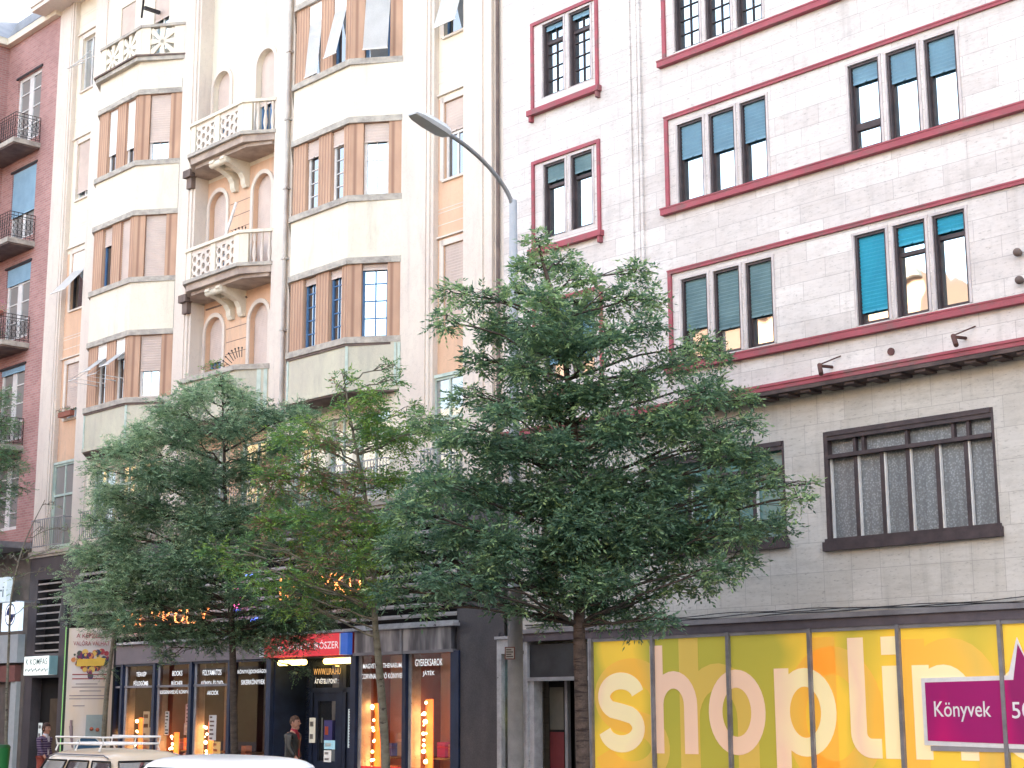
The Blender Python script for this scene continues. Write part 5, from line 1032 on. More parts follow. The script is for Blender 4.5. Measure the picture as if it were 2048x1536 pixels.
CCl=[(690,752,17,yl),(675,775,14,yl),(785,735,16,(.1,.9,0)),(790,765,22,(.2,.8,0)),(740,790,30,yl),(750,830,40,yl),(690,820,24,yl),(620,850,34,yl),(575,878,36,yl),(650,890,38,br),(740,868,42,(.4,.58,.02)),(800,880,45,(.4,.6,0)),(830,830,30,(.2,.8,0)),(550,950,42,br),(640,965,45,br),(715,955,36,br),(790,960,45,(.4,.58,.02)),(540,1045,38,br),(600,1045,42,yl),(680,1055,40,br),(760,1050,48,(.4,.58,.02)),(640,1115,42,br),(720,1115,40,yl),(800,1095,40,(.4,.58,.02)),(430,1098,26,yl),(465,1130,28,yl),(520,1150,34,yl),(590,1165,36,yl),(650,1175,34,yl),(560,1212,26,yl),(700,1195,34,(.5,.5,0)),(760,1180,36,(.5,.5,0)),(610,1222,26,yl),(530,1180,24,yl),(495,1090,16,yl),(880,860,26,(.4,.6,0)),(600,930,30,br),(700,1010,36,br),(590,1100,32,br),(545,990,24,br)]
C_=W(1.43,4.5,0)
tree('yellowing_tree','sparse yellow green tree with withered leaves on a pale leaning trunk',C_,31.7,CCl,[(776,1600),(770,1500),(764,1400),(756,1310),(750,1240),(748,1150),(740,1060),(725,960),(705,860),(690,770)],.10,.015,'barkpale',720,(.088,.030,9,.23),LC,yl,13,depth=1.3,limb_from=.40,limbr=.04,twigs=6,shell=.8)
D_=W(-9.96,4.2,0); CD=[(205,1195,34,(.4,.6,0)),(160,1205,26,(.4,.6,0)),(235,1160,32,(.4,.6,0)),(150,1095,22,(.3,.7,0)),(120,1150,14,(.3,.7,0)),(250,1230,30),(190,1255,24),(225,1265,22),(150,1235,20),(215,1345,16,dk),(230,1120,30),(128,1190,12,(.4,.6,0))]
tree('slender_tree','slender young tree with a thin grey trunk beside the advertising column',D_,40.1,CD,[(200,1600),(207,1480),(214,1380),(224,1300),(231,1235),(228,1180),(210,1130),(190,1090)],.075,.015,'barkpale',800,(.065,.02,9,.2),LB,(.5,.4,.1),14,depth=.7,limb_from=.6,limbr=.03,twigs=5)
E_=W(-14.99,4.2,0); CE=[(20,1118,18,yl),(60,1105,14,yl),(34,1150,14,yl),(8,1140,16,yl),(90,1140,8,yl),(70,1210,8,yl),(30,1180,10,yl),(110,1010,6,br),(135,1060,5,br),(150,1090,6,br),(85,1060,6,br),(118,1098,6,br)]
tree('bare_sapling','nearly bare young tree with thin twigs at the left edge',E_,43.8,CE,[(10,1600),(12,1480),(14,1380),(18,1280),(22,1200),(38,1120),(60,1060),(90,1000)],.05,.01,'barkpale',120,(.06,.02,7,.2),LC,yl,15,depth=.5,limb_from=.55,limbr=.022,twigs=4)
F_=W(-20.5,4.2,0); CF=[(-20,800,40),(18,795,22,yl),(10,850,28,yl),(5,905,38),(30,935,26),(45,975,18),(10,985,30),(-60,850,60),(-60,950,70),(-30,1030,50),(-120,900,70),(-40,1100,40)]
tree('street_tree','tree at the left edge with only the right side of its crown in view',F_,47.5,CF,[(-60,1560),(-60,1400),(-60,1200),(-60,1000),(-60,850)],.10,.02,'bark',700,(.07,.022,9,.2),LB[:1]+LC[1:2]+LA[2:],(.45,.3,.25),16,depth=1.0,limb_from=.4)
def potplant(s,y,z,label,kind,w_=.5,h=.35,flower=None,seed=0,pot=True):
    t=front('potted_plant',label=label,cat='plant',group='plants on the balconies'); g=np.random.default_rng(seed)
    MB().box(s-w_/2,s+w_/2,y-.08,y+.08,z,z+.16).build('pot',fl((0.28,0.10,0.07) if pot else (0.05,0.05,0.05)),t)
    cs=[(s+(k-.5)*w_*.8,y,z+.16+h*.4) for k in (0,.5,1)]
    leaves(cs,[h*.6]*3,420,g,.07,.03,5,.12,kind,'foliage',t)
    if flower:
        m=MB(); r=random.Random(seed)
        for k in range(24): m.ball((s+r.uniform(-.6,.6)*w_,y+r.uniform(-.15,.1),z+.2+r.uniform(0,1)*h),.022,6,4)
        m.build('flowers',fl(flower),t)
potplant(-25.2,-.9,21.38,'low green plants on the topmost brick balcony',LC,.9,.15,None,1); potplant(-24.6,-.9,17.0-1.9+.0,'green plants hanging over the rail of the third brick balcony',LC,1.4,.35,(0.5,0.2,0.3),2)
potplant(-25.0,-.85,14.25,'blue and white flowers behind the iron rail of the third brick balcony',LB,1.2,.6,(0.35,0.45,0.75),3,False); potplant(-24.6,-.85,11.75,'tall pink and yellow flowers on the lowest brick balcony',LC,.7,.55,(0.7,0.45,0.35),4); potplant(-24.2,-.9,10.72,'dark plants with white flowers on the lowest brick balcony',LA,1.0,.8,(0.6,0.65,0.7),5,False); potplant(-25.6,-.9,10.72,'red geraniums at the foot of the lowest brick balcony',LA,.8,.5,(0.4,0.05,0.04),6)
potplant(-20.6,-.05,11.27,'row of small grey plants on the sill of the narrow left window',LB,.8,.10,(0.4,0.3,0.25),7); potplant(-11.6,-.3,11.2,'leafy plant on the solid balcony under the spiked divider',LC,.5,.35,None,8)
# =================================================================== street lamp
t=empty('street_lamp',W(4.75,4.2,0),0,label='tall grey street lamp with a flat oblong head on a curved arm',cat='street lamp'); O=W(4.75,4.2,0)
zt=11.59; m=MB(); m.tube([(0,0,0),(0,0,2.0),(0,0,4.2)],[.150,.145,.135],n=16); m.tube([(0,0,2.98),(0,0,3.04)],.158,n=16); m.build('pole_base',pm('grey_concrete',(0.25,0.25,0.26),(0.19,0.19,0.20),scale=3),t)
m=MB(); m.tube([(0,0,4.2),(0,0,8),(0,0,zt)],[.11,.095,.075],n=16); m.tube([(0,0,4.16),(0,0,4.3)],.15,.11,n=16); m.build('pole',pm('pale_blue_grey_paint',(0.46,0.50,0.56),(0.38,0.42,0.48),scale=2,rough=.45),t)
Yl=29.5; hd=at(895,267,Yl-1.25)-O; tip=at(826,227,Yl-2.0)-O; top=Vector((0,0,zt-.12)); arm=bezier(top,top+Vector((-.12,-.12,.45)),hd+(hd-tip)*.9,hd,12)
m=MB(); m.tube(arm,[.042]*13,n=10); m.tube([arm[0],arm[1]],.05,n=10); m.build('arm',M['zinc'],t)
d=(tip-hd); Ln=d.length; d.normalize(); sv=Vector((d.y,-d.x,0)).normalized(); uv=sv.cross(d).normalized(); uv=uv if uv.z>0 else -uv
def P3(a,b,c): return hd+d*a+sv*b+uv*c
def loft(mb,secs,mi=0):
    n=len(secs[0]); vs=[p for s_ in secs for p in s_]; fs=[(i*n+k,i*n+(k+1)%n,(i+1)*n+(k+1)%n,(i+1)*n+k) for i in range(len(secs)-1) for k in range(n)]+[tuple(range(n-1,-1,-1)),tuple(range((len(secs)-1)*n,len(secs)*n))]; mb.add(vs,fs,mi,False)
top_=[]; bot=[]
for a,w_,h0,h1 in ((-.06,.05,-.04,.05),(.03,.12,-.07,.09),(.2,.155,-.08,.11),(Ln*.6,.165,-.07,.10),(Ln*.9,.15,-.05,.06),(Ln+.02,.11,-.03,.01)):
    top_.append([P3(a,-w_,0),P3(a,-w_*.8,h1*.8),P3(a,0,h1),P3(a,w_*.8,h1*.8),P3(a,w_,0)]); bot.append([P3(a,w_,-.002),P3(a,w_*.85,h0),P3(a,-w_*.85,h0),P3(a,-w_,-.002)])
m=MB(); loft(m,top_); h=m.build('lamp_head',pm('silver_grey_housing',(0.72,0.75,0.78),(0.62,0.65,0.68),rough=.4),t); m=MB(); loft(m,bot); m.build('lamp_cover',fl((0.50,0.52,0.54),.25),h)
t2=empty('pole_notice',O,0,label='small red framed notice fixed to the lamp post',cat='sign'); c=ray(1021,1307); c.z=0; c.normalize(); sd_=Vector((-c.y,c.x,0)); q0=-c*.165; zz=(at(1021,1307,Yl)).z
def plate(w_,h_,off,z): 
    a=q0-c*off; return [tuple(a+sd_*(w_/2-.09*-1*-1)+Vector((0,0,z-h_/2))) ,]
def quadp(mb,x0,x1,z0,z1,off): a=-c*(.16+off); mb.add([tuple(a-sd_*-x0*-1*-1+Vector((0,0,z0))) if 0 else tuple(a+sd_*(-x0)+Vector((0,0,z0))),tuple(a+sd_*(-x1)+Vector((0,0,z0))),tuple(a+sd_*(-x1)+Vector((0,0,z1))),tuple(a+sd_*(-x0)+Vector((0,0,z1)))],[(0,1,2,3)])
m=MB(); quadp(m,-.19,-.01,zz-.11,zz+.11,.01); m.build('frame',fl((0.20,0.04,0.03)),t2); m=MB(); quadp(m,-.175,-.025,zz-.095,zz+.095,.014); m.build('sheet',fl((0.50,0.48,0.46)),t2)
m=MB(); [quadp(m,-.165,-.04-.03*(k%2),zz-.07+k*.04,zz-.05+k*.04,.018) for k in range(4)]; m.build('lines',fl((0.12,0.08,0.08)),t2)
# =================================================================== advertising column
cs=W(-12.59,3.2,0); base=at(174,1480,42.7); rd=ray(174,1450); ang=math.atan2(rd.x,rd.y); t=empty('advertising_column',(base.x,base.y,0),-ang,label='illuminated advertising column with a heart poster between the pavement trees',cat='advertising column')
wd=1.17; zb,zt=.35,4.12
def curved(mb,x0,x1,z0,z1,y,bul=.20,n=10,mi=0):
    for i in range(n):
        a=x0+(x1-x0)*i/n; b=x0+(x1-x0)*(i+1)/n; f=lambda x:y-bul*(1-(2*x/wd)**2); mb.add([(a,f(a),z0),(b,f(b),z0),(b,f(b),z1),(a,f(a),z1)],[(0,1,2,3)],mi,True)
m=MB(); m.prism([(-.64,0.02),(-.60,-.02),(.60,-.02),(.64,.02),(.05,1.05),(-.05,1.05)],0,4.2); m.prism([(-.70,0.0),(-.64,-.15),(.64,-.15),(.70,0),(.06,1.15),(-.06,1.15)],4.2,4.30); m.prism([(-.66,0),(-.6,-.1),(.6,-.1),(.66,0),(0,1.1)],0,.3); m.tube([(-.72,.35,4.3),(-.72,.35,4.75)],.17,.12,n=12); m.build('casing',pm('dark_green_grey_casing',(0.04,0.05,0.055),(0.03,0.035,0.04),rough=.4),t)
MB().box(-.675,-.652,-.06,.0,.4,4.15).build('light_strip',M['greenled'],t)
m=MB(); curved(m,-wd/2,wd/2,zb,zt,-.03); q=NT('poster_paper'); z=q.noise(q.coords(1,.3,.5),.9,2); pp=m.build('poster',q.fin(q.ramp(z,(0.4,(0.66,0.64,0.64)),(0.62,(0.70,0.58,0.44))),.4,.4,0,.0),t)
yq=-.245
m=MB(); textm('A KÉPZELET',0,3.93,.78,.14,yq,0,m); textm('VALÓRA VÁLHAT',0,3.73,.92,.14,yq,0,m)
for k in range(2): curved(m,-.45,.45,2.90-k*.11,2.93-k*.11,-.035)
m.build('red_lettering',fl((0.38,0.10,0.10)),pp)
m=MB(); r=random.Random(5)
for zz_,xa,xb in ((2.66,-.35,.2),(2.58,-.45,.4),(2.48,-.25,.3),(2.36,-.5,.5),(2.28,-.5,.45),(2.1,-.4,-.1)): curved(m,xa,xb,zz_,zz_+.022,-.035)
m.build('text_lines',fl((0.28,0.25,0.28)),pp)
cols=[(0.45,0.08,0.10),(0.10,0.12,0.10),(0.75,0.30,0.12),(0.20,0.05,0.14),(0.80,0.55,0.15),(0.05,0.07,0.15)]
bl=[MB() for _ in cols]; 
for k in range(110):
    tt=r.uniform(0,2*math.pi); hx=16*math.sin(tt)**3/16; hz=(13*math.cos(tt)-5*math.cos(2*tt)-2*math.cos(3*tt)-math.cos(4*tt))/16; u=r.uniform(.55,1.15); x_=hx*.40*u; z_=3.25+hz*.34*u; yy_=-.234-.006*k/110+.16*(x_/.585)**2; bl[k%6].tube([(x_,yy_+.01,z_),(x_,yy_,z_)],r.uniform(.02,.085),n=9)
for b_,c_ in zip(bl,cols): b_.build('heart_pieces',fl(c_),pp)
MB().xz([(-.36,3.12),(.34,3.14),(.38,3.34),(-.34,3.30)],yq-.012,yq-.002).build('yellow_banner',fl((0.80,0.55,0.10)),pp)
m=MB(); curved(m,-.05,.48,1.30,1.88,-.06); m.build('photo',fl((0.34,0.42,0.44)),pp); m=MB(); curved(m,-.03,.46,1.32,1.45,-.05); m.ball((.1,-.27,1.52),.05); m.ball((.25,-.25,1.5),.05); m.build('photo_figures',fl((0.40,0.12,0.07)),pp)
m=MB(); disc(m,.02,1.02,0,.33,0,360,-.242); m.build('blue_disc',fl((0.03,0.10,0.20)),pp); m=MB(); textm('FÜRDŐ',.02,.94,.42,.12,-.250,0,m); disc(m,.02,1.02,.315,.345,0,360,-.246); m.box(-.2,.22,-.25,-.246,1.14,1.15); m.box(-.22,.24,-.25,-.246,1.19,1.21); m.build('disc_lettering',fl((0.62,0.70,0.74)),pp)
m=MB(); m.tube([(-.42,-.15,1.75),(-.42,-.15,1.60)],.035,n=8); m.tube([(-.42,-.15,1.60),(-.40,-.16,1.35),(-.36,-.17,1.05)],[.05,.04,.02],n=8); m.build('printed_figure',fl((0.33,0.26,0.28)),pp)
# =================================================================== cars
def ringpt(L0,L1,W_,u,e=5.0):
    a=2*math.pi*u; c,s=math.cos(a),math.sin(a); x=(abs(c)**(2/e))*(1 if c>=0 else -1); y=(abs(s)**(2/e))*(1 if s>=0 else -1); return (L0+L1)/2+(L1-L0)/2*x, W_*y
def car(name,label,s,o,dirn,spec,paint):
    t=here(name,s,o,-.132,0 if dirn>0 else math.pi,label=label,cat='car')
    L=spec['L']; w_=spec['W']/2; H=spec['H']; belt=spec['belt']; gb=spec['gb']; gt=spec['gt']; wt_=spec['wt']; N=64
    m=MB(); secs=[]                       # lower body: rings by height
    for z,a,b,ww in ((.22,-L/2+.25,L/2-.25,w_-.10),(.30,-L/2+.06,L/2-.06,w_-.03),(.50,-L/2,L/2,w_),(.66,-L/2+.01,L/2-.01,w_),(belt-.12,-L/2+.05,L/2-.06,w_-.02),(belt-.02,-L/2+.12,L/2-.16,w_-.06),(belt,-L/2+.25,L/2-.32,w_-.12)):
        secs.append([(*ringpt(a,b,ww,k/N,7),z+(0.0 if z<.7 else (-.10*max(0,(abs(ringpt(a,b,ww,k/N,7)[0])-L*.25))/(L*.25)))) for k in range(N)])
    n=N; vs=[p for s_ in secs for p in s_]; m.add(vs,[(i*n+k,i*n+(k+1)%n,(i+1)*n+(k+1)%n,(i+1)*n+k) for i in range(len(secs)-1) for k in range(n)]+[tuple(range((len(secs)-1)*n,len(secs)*n)),tuple(range(n-1,-1,-1))],0,True)
    def gh(v): # greenhouse ring at fraction v
        k=v; return gb[0]+(gt[0]-gb[0])*k, gb[1]+(gt[1]-gb[1])*k, (w_-.09)+(wt_-(w_-.09))*k, belt-.03+(H-.13-belt+.03)*k
    def gp(u,v,off=0):
        a,b,ww,z=gh(v); x,y=ringpt(a-off,b+off,ww+off,u,9); return (x,y,z)
    secs=[[gp(k/N,v) for k in range(N)] for v in (0,.33,.66,1.0)]
    a,b,ww,z=gh(1.0)
    for k_,(ins,dz) in enumerate(((.05,.05),(.13,.085),(.30,.11),(.5,.125))): secs.append([(*ringpt(a+ins*1.2,b-ins*1.2,ww-ins,q/N,7-k_),z+dz) for q in range(N)])
    vs=[p for s_ in secs for p in s_]; m.add(vs,[(i*n+k,i*n+(k+1)%n,(i+1)*n+(k+1)%n,(i+1)*n+k) for i in range(len(secs)-1) for k in range(n)]+[tuple(range((len(secs)-1)*n,len(secs)*n))],0,True)
    body=m.build('body',paint,t)
    def patch(x0f,x1f,side,v0=.16,v1=.90,name='side_window',gm='carglass'):
        """window patch between fractions of the greenhouse length; side +1/-1 long sides, 'f'/'r' ends"""
        q=MB(); nu,nv=10,6; vs=[]
        for j in range(nv+1):
            v=v0+(v1-v0)*j/nv; a,b,ww,z=gh(v)
            for i in range(nu+1):
                f=i/nu
                if side in (1,-1): x=a+(b-a)*(x0f+(x1f-x0f)*f); vs.append((x,side*(ww+.006),z))
                else: y=-ww*.86+2*ww*.86*f; xx=(b+.008 if side=='f' else a-.008); vs.append((xx,y,z))
        q.add(vs,[(j*(nu+1)+i,j*(nu+1)+i+1,(j+1)*(nu+1)+i+1,(j+1)*(nu+1)+i) for j in range(nv) for i in range(nu)],0,True); return q.build(name,M[gm],body)
    for x0,x1 in spec['side']:
        patch(x0,x1,1); patch(x0,x1,-1)
    patch(0,0,'f',name='windscreen'); patch(0,0,'r',name='rear_window')
    fr=MB()
    for side in (1,-1):
        for x0,x1 in spec['side']:
            for v in (.13,.93):
                a,b,ww,z=gh(v); fr.tube([(a+(b-a)*x0,side*(ww+.008),z),(a+(b-a)*x1,side*(ww+.008),z)],.012,n=5)
            for f_ in (x0,x1): fr.tube([(gh(.13)[0]+(gh(.13)[1]-gh(.13)[0])*f_,side*(gh(.13)[2]+.008),gh(.13)[3]),(gh(.93)[0]+(gh(.93)[1]-gh(.93)[0])*f_,side*(gh(.93)[2]+.008),gh(.93)[3])],.012,n=5)
    for sg,ix in ((1,1),(-1,0)):
        pts=[]
        for v in (.13,.93): g_=gh(v); pts+= [((g_[ix]+sg*.010),-g_[2]*.88,g_[3]),((g_[ix]+sg*.010),g_[2]*.88,g_[3])]
        fr.tube([pts[0],pts[1],pts[3],pts[2],pts[0]],.016,n=5)
    rg=MB()
    for side in (1,-1): rg.tube([(gt[0]+.15,side*(wt_+.005),H-.125),(gt[0]+.3,side*(wt_-.01),H-.085),(gt[1]-.3,side*(wt_-.01),H-.085),(gt[1]-.15,side*(wt_+.005),H-.125)],.012,n=5)
    if spec.get('mir') is None: rg.build('roof_gutter',M['gutter'],body)
    fr.build('window_trim',M[spec.get('trim','black')],body)
    for xw in spec['wheels']:
        for side in (1,-1):
            q=MB(); q.tube([(xw,side*(w_-.20),.30),(xw,side*(w_+.005),.30)],.30,n=24); wh=q.build('wheel',M['black'],t); q=MB(); q.tube([(xw,side*(w_-.02),.30),(xw,side*(w_+.012),.30)],.17,n=20); q.build('rim',M['zinc'],wh)
    q=MB(); q.tube([(L/2-.02,-w_+.15,.48),(L/2+.05,-w_+.3,.48),(L/2+.05,w_-.3,.48),(L/2-.02,w_-.15,.48)],.07,n=8); q.tube([(-L/2+.02,-w_+.15,.48),(-L/2-.05,-w_+.3,.48),(-L/2-.05,w_-.3,.48),(-L/2+.02,w_-.15,.48)],.07,n=8); q.build('bumper',M['zinc'],t)
    for side in (1,-1):
        q=MB(); q.box(L/2-.09,L/2-.01,side*(w_-.22)-.12,side*(w_-.22)+.12,.56,.70); q.build('headlight',fl((0.7,0.7,0.68),.2),t); q=MB(); q.box(-L/2+.02,-L/2+.06,side*(w_-.15)-.09,side*(w_-.15)+.09,.55,.72); q.build('tail_light',fl((0.4,0.03,0.02),.3),t)
        q=MB(); q.box(gb[1]-.42,gb[1]-.36,side*(w_+.02),side*(w_+.16),belt+.02,belt+.14) if 0 else q.box(gb[1]*0+gb[1]-.45,gb[1]-.39,min(side*(w_-.04),side*(w_+.13)),max(side*(w_-.04),side*(w_+.13)),belt+.0,belt+.11); q.build('wing_mirror',M['black'] if spec.get('mir') is None else paint,t)
    return t,H
M['carglass']=glassm('car_glass',(.9,.93,.95),.30,(.03,.03,.035),.02,.0)
def carpaint(name,c,spec=.5):
    t=NT(name); n=t.noise(t.coords(),6,3); t.fin(t.mix(t.ramp(n,(.4,0),(.7,.25)),c,tuple(x*.8 for x in c)),.28,spec); t.b.inputs['Coat Weight'].default_value=.5; t.b.inputs['Coat Roughness'].default_value=.08; return t.m
pb=at(218,1500,24.6); sb=(pb-P0).dot(RV); ob=(pb-P0).dot(NV)
c1,H1=car('beige_car','beige estate car with a white roof rack, parked nearest the shop signs',sb-.55,ob,1,dict(L=4.3,W=1.66,H=1.60,belt=.93,gb=(-2.05,.85),gt=(-1.75,.30),wt=.60,side=((.04,.28),(.33,.60),(.64,.93)),wheels=(-1.35,1.3)),carpaint('beige_car_paint',(0.52,0.42,0.31)))
c1.rotation_euler[2]+=math.pi
m=MB()
for x in (-1.15,-.45,.15):
    m.tube([(x,-.50,1.56),(x,-.46,1.66),(x,.46,1.66),(x,.50,1.56)],.016,n=6)
for y,z in ((-.46,1.66),(.46,1.66),(-.48,1.76),(.48,1.76)): m.tube([(-1.2,y,z),(.2,y,z)],.015,n=6)
for x in (-1.2,-.5,.2):
    for y in (-1,1): m.tube([(x,y*.46,1.66),(x,y*.48,1.76)],.011,n=5)
m.tube([(-1.2,-.48,1.76),(-1.2,.48,1.76)],.015,n=6)
for k in range(6): y=-.38+k*.15; m.tube([(-1.18,y,1.665),(.18,y,1.665)],.008,n=5)
m.build('roof_rack',M['whitep'],c1)
pw=at(440,1520,21.0); sw=(pw-P0).dot(RV); ow_=(pw-P0).dot(NV)
c2,H2=car('white_car','shiny white saloon car in the foreground with only its roof in view',sw-.2,ow_,1,dict(L=4.5,W=1.78,H=1.60,belt=.95,gb=(-2.05,1.35),gt=(-1.50,.70),wt=.62,side=((.08,.48),(.53,.88)),wheels=(-1.4,1.35),mir=1),carpaint('white_car_paint',(0.78,0.79,0.80),.6))
c2.rotation_euler[2]+=math.pi
# =================================================================== people
def skin(name,pts,edges,rad,mat,parent,sub=2,mark=0,smooth=True):
    me=bpy.data.meshes.new(name); me.from_pydata([Vector(p) for p in pts],edges,[]); o=bpy.data.objects.new(name,me); COL.objects.link(o)
    sk=o.modifiers.new('s','SKIN'); sv_=me.skin_vertices[0].data
    for i,r in enumerate(rad): sv_[i].radius=(r if hasattr(r,'__len__') else (r,r)); sv_[i].use_root=(i==mark)
    ss=o.modifiers.new('u','SUBSURF'); ss.levels=sub; ss.render_levels=sub
    dg=bpy.context.evaluated_depsgraph_get(); ev=bpy.data.meshes.new_from_object(o.evaluated_get(dg)); bpy.data.objects.remove(o); bpy.data.meshes.remove(me)
    ev.name=name; ev.materials.clear(); ev.materials.append(mat); ev.polygons.foreach_set('use_smooth',[True]*len(ev.polygons))
    p=bpy.data.objects.new(name,ev); COL.objects.link(p); p.parent=parent; return p
SKIN=pm('skin',(0.50,0.27,0.20),(0.44,0.23,0.17),scale=8,rough=.5,bump=0,fine=.04)
def person(label,loc,heading,h,top,topc,legc,hairc,collar=None,shirt=None,stripes=None,bald=False,hair_len=0):
    """figure facing +x, mid-stride; h = height in metres"""
    T=empty('person',loc,heading,label=label,cat='person'); k=h/1.76
    V=lambda *a:tuple(x*k for x in a)
    pts=[V(0,0,.95),V(0,0,1.12),V(.01,0,1.30),V(.0,0,1.44),V(.03,0,1.52),V(.05,0,1.60),V(.06,0,1.68),      # pelvis..head
      V(0,.17,1.42),V(-.05,.22,1.16),V(.06,.22,.94),V(.09,.21,.86),   # left arm
      V(0,-.17,1.42),V(.04,-.22,1.16),V(.18,-.21,.98),V(.23,-.20,.91),
      V(0,.09,.90),V(.16,.09,.50),V(.20,.09,.10),V(.34,.09,.04),
      V(0,-.09,.90),V(-.05,-.09,.50),V(-.30,-.09,.14),V(-.20,-.09,.05)]
    E=[(0,1),(1,2),(2,3),(3,4),(4,5),(5,6),(3,7),(7,8),(8,9),(9,10),(3,11),(11,12),(12,13),(13,14),(0,15),(15,16),(16,17),(17,18),(0,19),(19,20),(20,21),(21,22)]
    rr=[(.11,.10),(.10,.09),(.11,.10),(.06,.05),(.052,.052),(.085,.075),(.085,.075),.045,.04,.035,.03,.045,.04,.035,.03,.09,.065,.045,.035,.09,.065,.045,.035]
    rr=[(tuple(q*k for q in x) if hasattr(x,'__len__') else x*k) for x in rr]
    b=skin('body',pts,E,rr,SKIN,T)
    # hands with fingers
    for sgn,wrist,fw in ((1,Vector(V(.09,.21,.86)),Vector((.10,0,-1))),(-1,Vector(V(.23,-.20,.91)),Vector((.45,0,-.9)))):
        fw.normalize(); hp=[tuple(wrist),tuple(wrist+fw*.05*k)]; he=[(0,1)]; hr=[.024*k,.030*k]
        for j in range(4):
            y=(j-1.5)*.018*k; ln=(.07,.08,.075,.06)[j]*k; a=wrist+fw*.08*k+Vector((0,y,0)); b2=a+fw*ln*.5+Vector((-.008,0,0)); c3=a+fw*ln+Vector((-.025*k,0,0)); i=len(hp); hp+=[tuple(a),tuple(b2),tuple(c3)]; he+=[(1,i),(i,i+1),(i+1,i+2)]; hr+=[.010*k,.009*k,.007*k]
        i=len(hp); a=wrist+fw*.03*k+Vector((.03*k,0,0)); hp+=[tuple(a),tuple(a+fw*.04*k+Vector((.015*k,0,0)))]; he+=[(0,i),(i,i+1)]; hr+=[.011*k,.009*k]
        skin('hand',hp,he,hr,SKIN,b,1)
    # face
    hc=Vector(V(.055,0,1.655)); f=MB(); f.ball(tuple(hc),.098*k,16,12,sz=1.22); f.xz([(hc.x+.09*k,hc.z+.02*k),(hc.x+.125*k,hc.z-.02*k),(hc.x+.09*k,hc.z-.03*k)],-.012*k,.012*k)
    for s_ in (-1,1): f.ball((hc.x-.01*k,s_*.098*k,hc.z-.005),.022*k,8,6,sz=1.5)
    f.ball((hc.x+.045*k,0,hc.z-.095*k),.045*k,10,8); f.build('head',SKIN,b)
    e=MB(); [e.ball((hc.x+.085*k,s_*.036*k,hc.z+.02*k),.011*k,6,5) for s_ in (-1,1)]; e.build('eyes',M['black'],b); e=MB(); e.box(hc.x+.088*k,hc.x+.099*k,-.025*k,.025*k,hc.z-.062*k,hc.z-.053*k); e.build('mouth',fl((0.30,0.09,0.08)),b)
    hr_=MB(); n=16
    hz=hc+Vector((-.012*k,0,.022*k)); nu,nv=18,10; vs=[];fs=[]
    for j in range(nv+1):
        a=math.pi/2-(math.pi*.62 if hair_len==0 else math.pi*.72)*j/nv
        for i in range(nu):
            t_=2*math.pi*i/nu; fr=max(0,math.cos(t_)); aa=max(a,math.radians(18)) if fr>.35 else a; R__=.106*k*(1+(.12 if hair_len else 0)); vs.append((hz.x+R__*math.cos(aa)*math.cos(t_),hz.y+R__*math.cos(aa)*math.sin(t_),hz.z+R__*1.18*math.sin(aa)))
    for j in range(nv):
        for i in range(nu): fs.append((j*nu+i,(j+1)*nu+i,(j+1)*nu+(i+1)%nu,j*nu+(i+1)%nu))
    hr_.add(vs,fs,0,True); hr_.build('hair',fl(hairc,.7),b)
    g=.028*k
    tp=[V(0,0,.86),V(0,0,1.0),V(.0,0,1.14),V(.01,0,1.30),V(.0,0,1.43),V(0,.19,1.42),V(-.05,.245,1.16),V(.055,.235,.93),V(0,-.19,1.42),V(.04,-.245,1.16),V(.175,-.225,.985)]
    te=[(0,1),(1,2),(2,3),(3,4),(4,5),(5,6),(6,7),(4,8),(8,9),(9,10)]; tr=[(.165,.18),(.16,.175),(.155,.175),(.165,.20),(.11,.13),.085,.072,.055,.085,.072,.055]
    tr=[(tuple(q*k for q in x) if hasattr(x,'__len__') else x*k) for x in tr]
    skin('jacket' if top=='jacket' else 'sweater',tp,te,tr,topc,T,2)
    lp=[V(0,0,.93),V(0,.09,.88),V(.155,.09,.50),V(.20,.09,.12),V(0,-.09,.88),V(-.05,-.09,.50),V(-.29,-.09,.17)]
    skin('trousers',lp,[(0,1),(1,2),(2,3),(0,4),(4,5),(5,6)],[x*k for x in (.125,.11,.085,.07,.11,.085,.07)],legc,T,2)
    for p_,q_ in ((V(.17,.09,.05),V(.38,.09,.035)),(V(-.33,-.09,.10),V(-.16,-.09,.035))): skin('shoe',[p_,((p_[0]+q_[0])/2,p_[1],.045*k),q_],[(0,1),(1,2)],[.055*k,.05*k,.04*k],fl((0.03,0.025,0.025)),T,2)
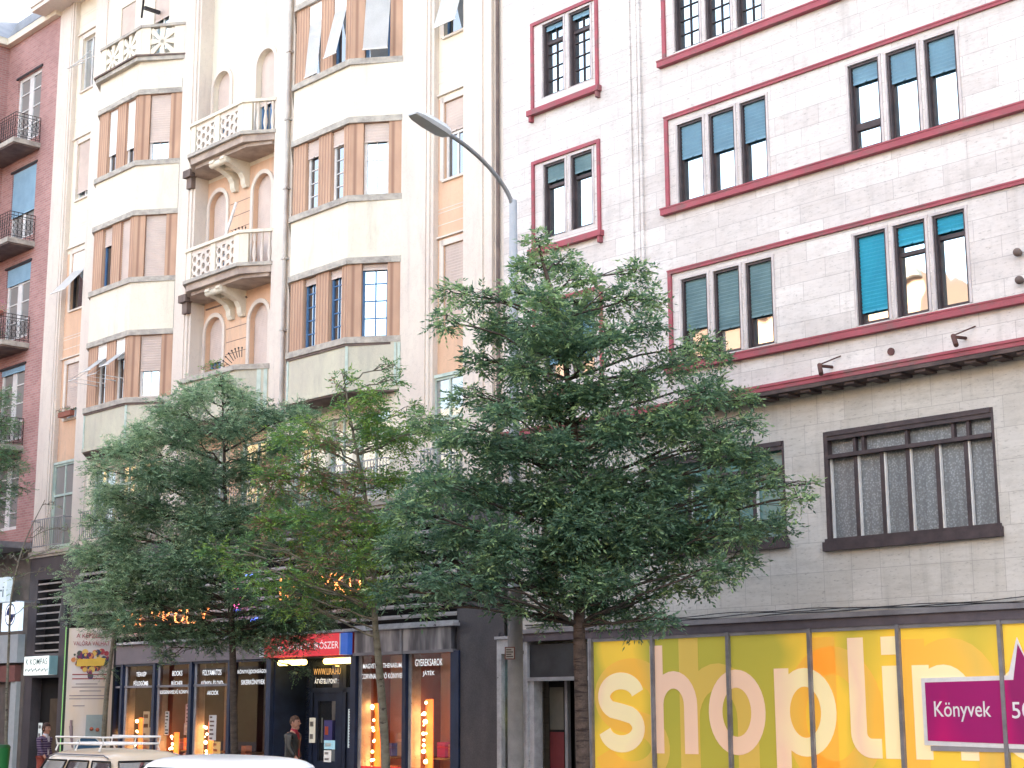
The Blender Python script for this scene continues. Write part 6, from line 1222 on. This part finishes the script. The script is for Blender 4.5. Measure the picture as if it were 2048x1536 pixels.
    if shirt is not None:
        m=MB(); m.tube([V(.02,0,1.44),V(.04,0,1.535)],[.085*k,.068*k],n=14); m.add([V(.125,-.05,1.47),V(.135,0,1.05),V(.125,.05,1.47)],[(0,1,2)]); m.add([V(.14,-.035,1.42),V(.145,-.03,1.0),V(.145,.03,1.0),V(.14,.035,1.42)],[(0,1,2,3)]); m.build('shirt',shirt,T)
    return T
pm1=at(586,1436,34.5); 
jk=pm('dark_leather_jacket',(0.022,0.024,0.024),(0.035,0.036,0.036),scale=4,rough=.45,spec=.5)
def stripe():
    t=NT('purple_striped_knit'); c=t.n('ShaderNodeTexCoord'); s_=t.n('ShaderNodeSeparateXYZ'); t.l(c.outputs['Object'],s_.inputs[0]); k=t.n('ShaderNodeCombineXYZ'); t.l(s_.outputs[2],k.inputs[0]); wv=t.n('ShaderNodeTexWave'); wv.inputs['Scale'].default_value=5.5; t.l(k.outputs[0],wv.inputs['Vector']); return t.fin(t.mix(t.ramp(wv.outputs['Color'],(.45,0),(.6,1)),(0.055,0.035,0.085),(0.17,0.13,0.19)),.9,.1)
def dirang(px): return math.atan2(RV.y,RV.x)
person('man in a dark jacket over a red shirt walking past the shop door',(pm1.x,pm1.y,0),ROTZ+R_(28),1.84,'jacket',jk,fl((0.02,0.02,0.025)),(0.09,0.05,0.035),shirt=fl((0.36,0.03,0.06)))
pm2=at(90,1454,40)
person('woman with dark hair in a purple striped sweater and red trousers in the left entrance',(pm2.x,pm2.y,0),ROTZ+R_(25),1.66,'sweater',stripe(),fl((0.30,0.07,0.05)),(0.05,0.025,0.02),shirt=fl((0.70,0.66,0.72)),hair_len=1)
# green litter bin at the left edge
p=at(2,1500,43); t=empty('litter_bin',(p.x,p.y,0),ROTZ,label='green litter bin at the bottom left edge beside the bare sapling',cat='litter bin'); m=MB(); m.cyl(0,0,.25,1.05,.20,.24,16); m.build('bin',fl((0.03,0.22,0.06),.4),t); m=MB(); m.cyl(0,0,0,.25,.06,.06,10); m.cyl(0,0,1.05,1.12,.25,.20,16); m.build('rim',fl((0.02,0.10,0.03),.4),t)
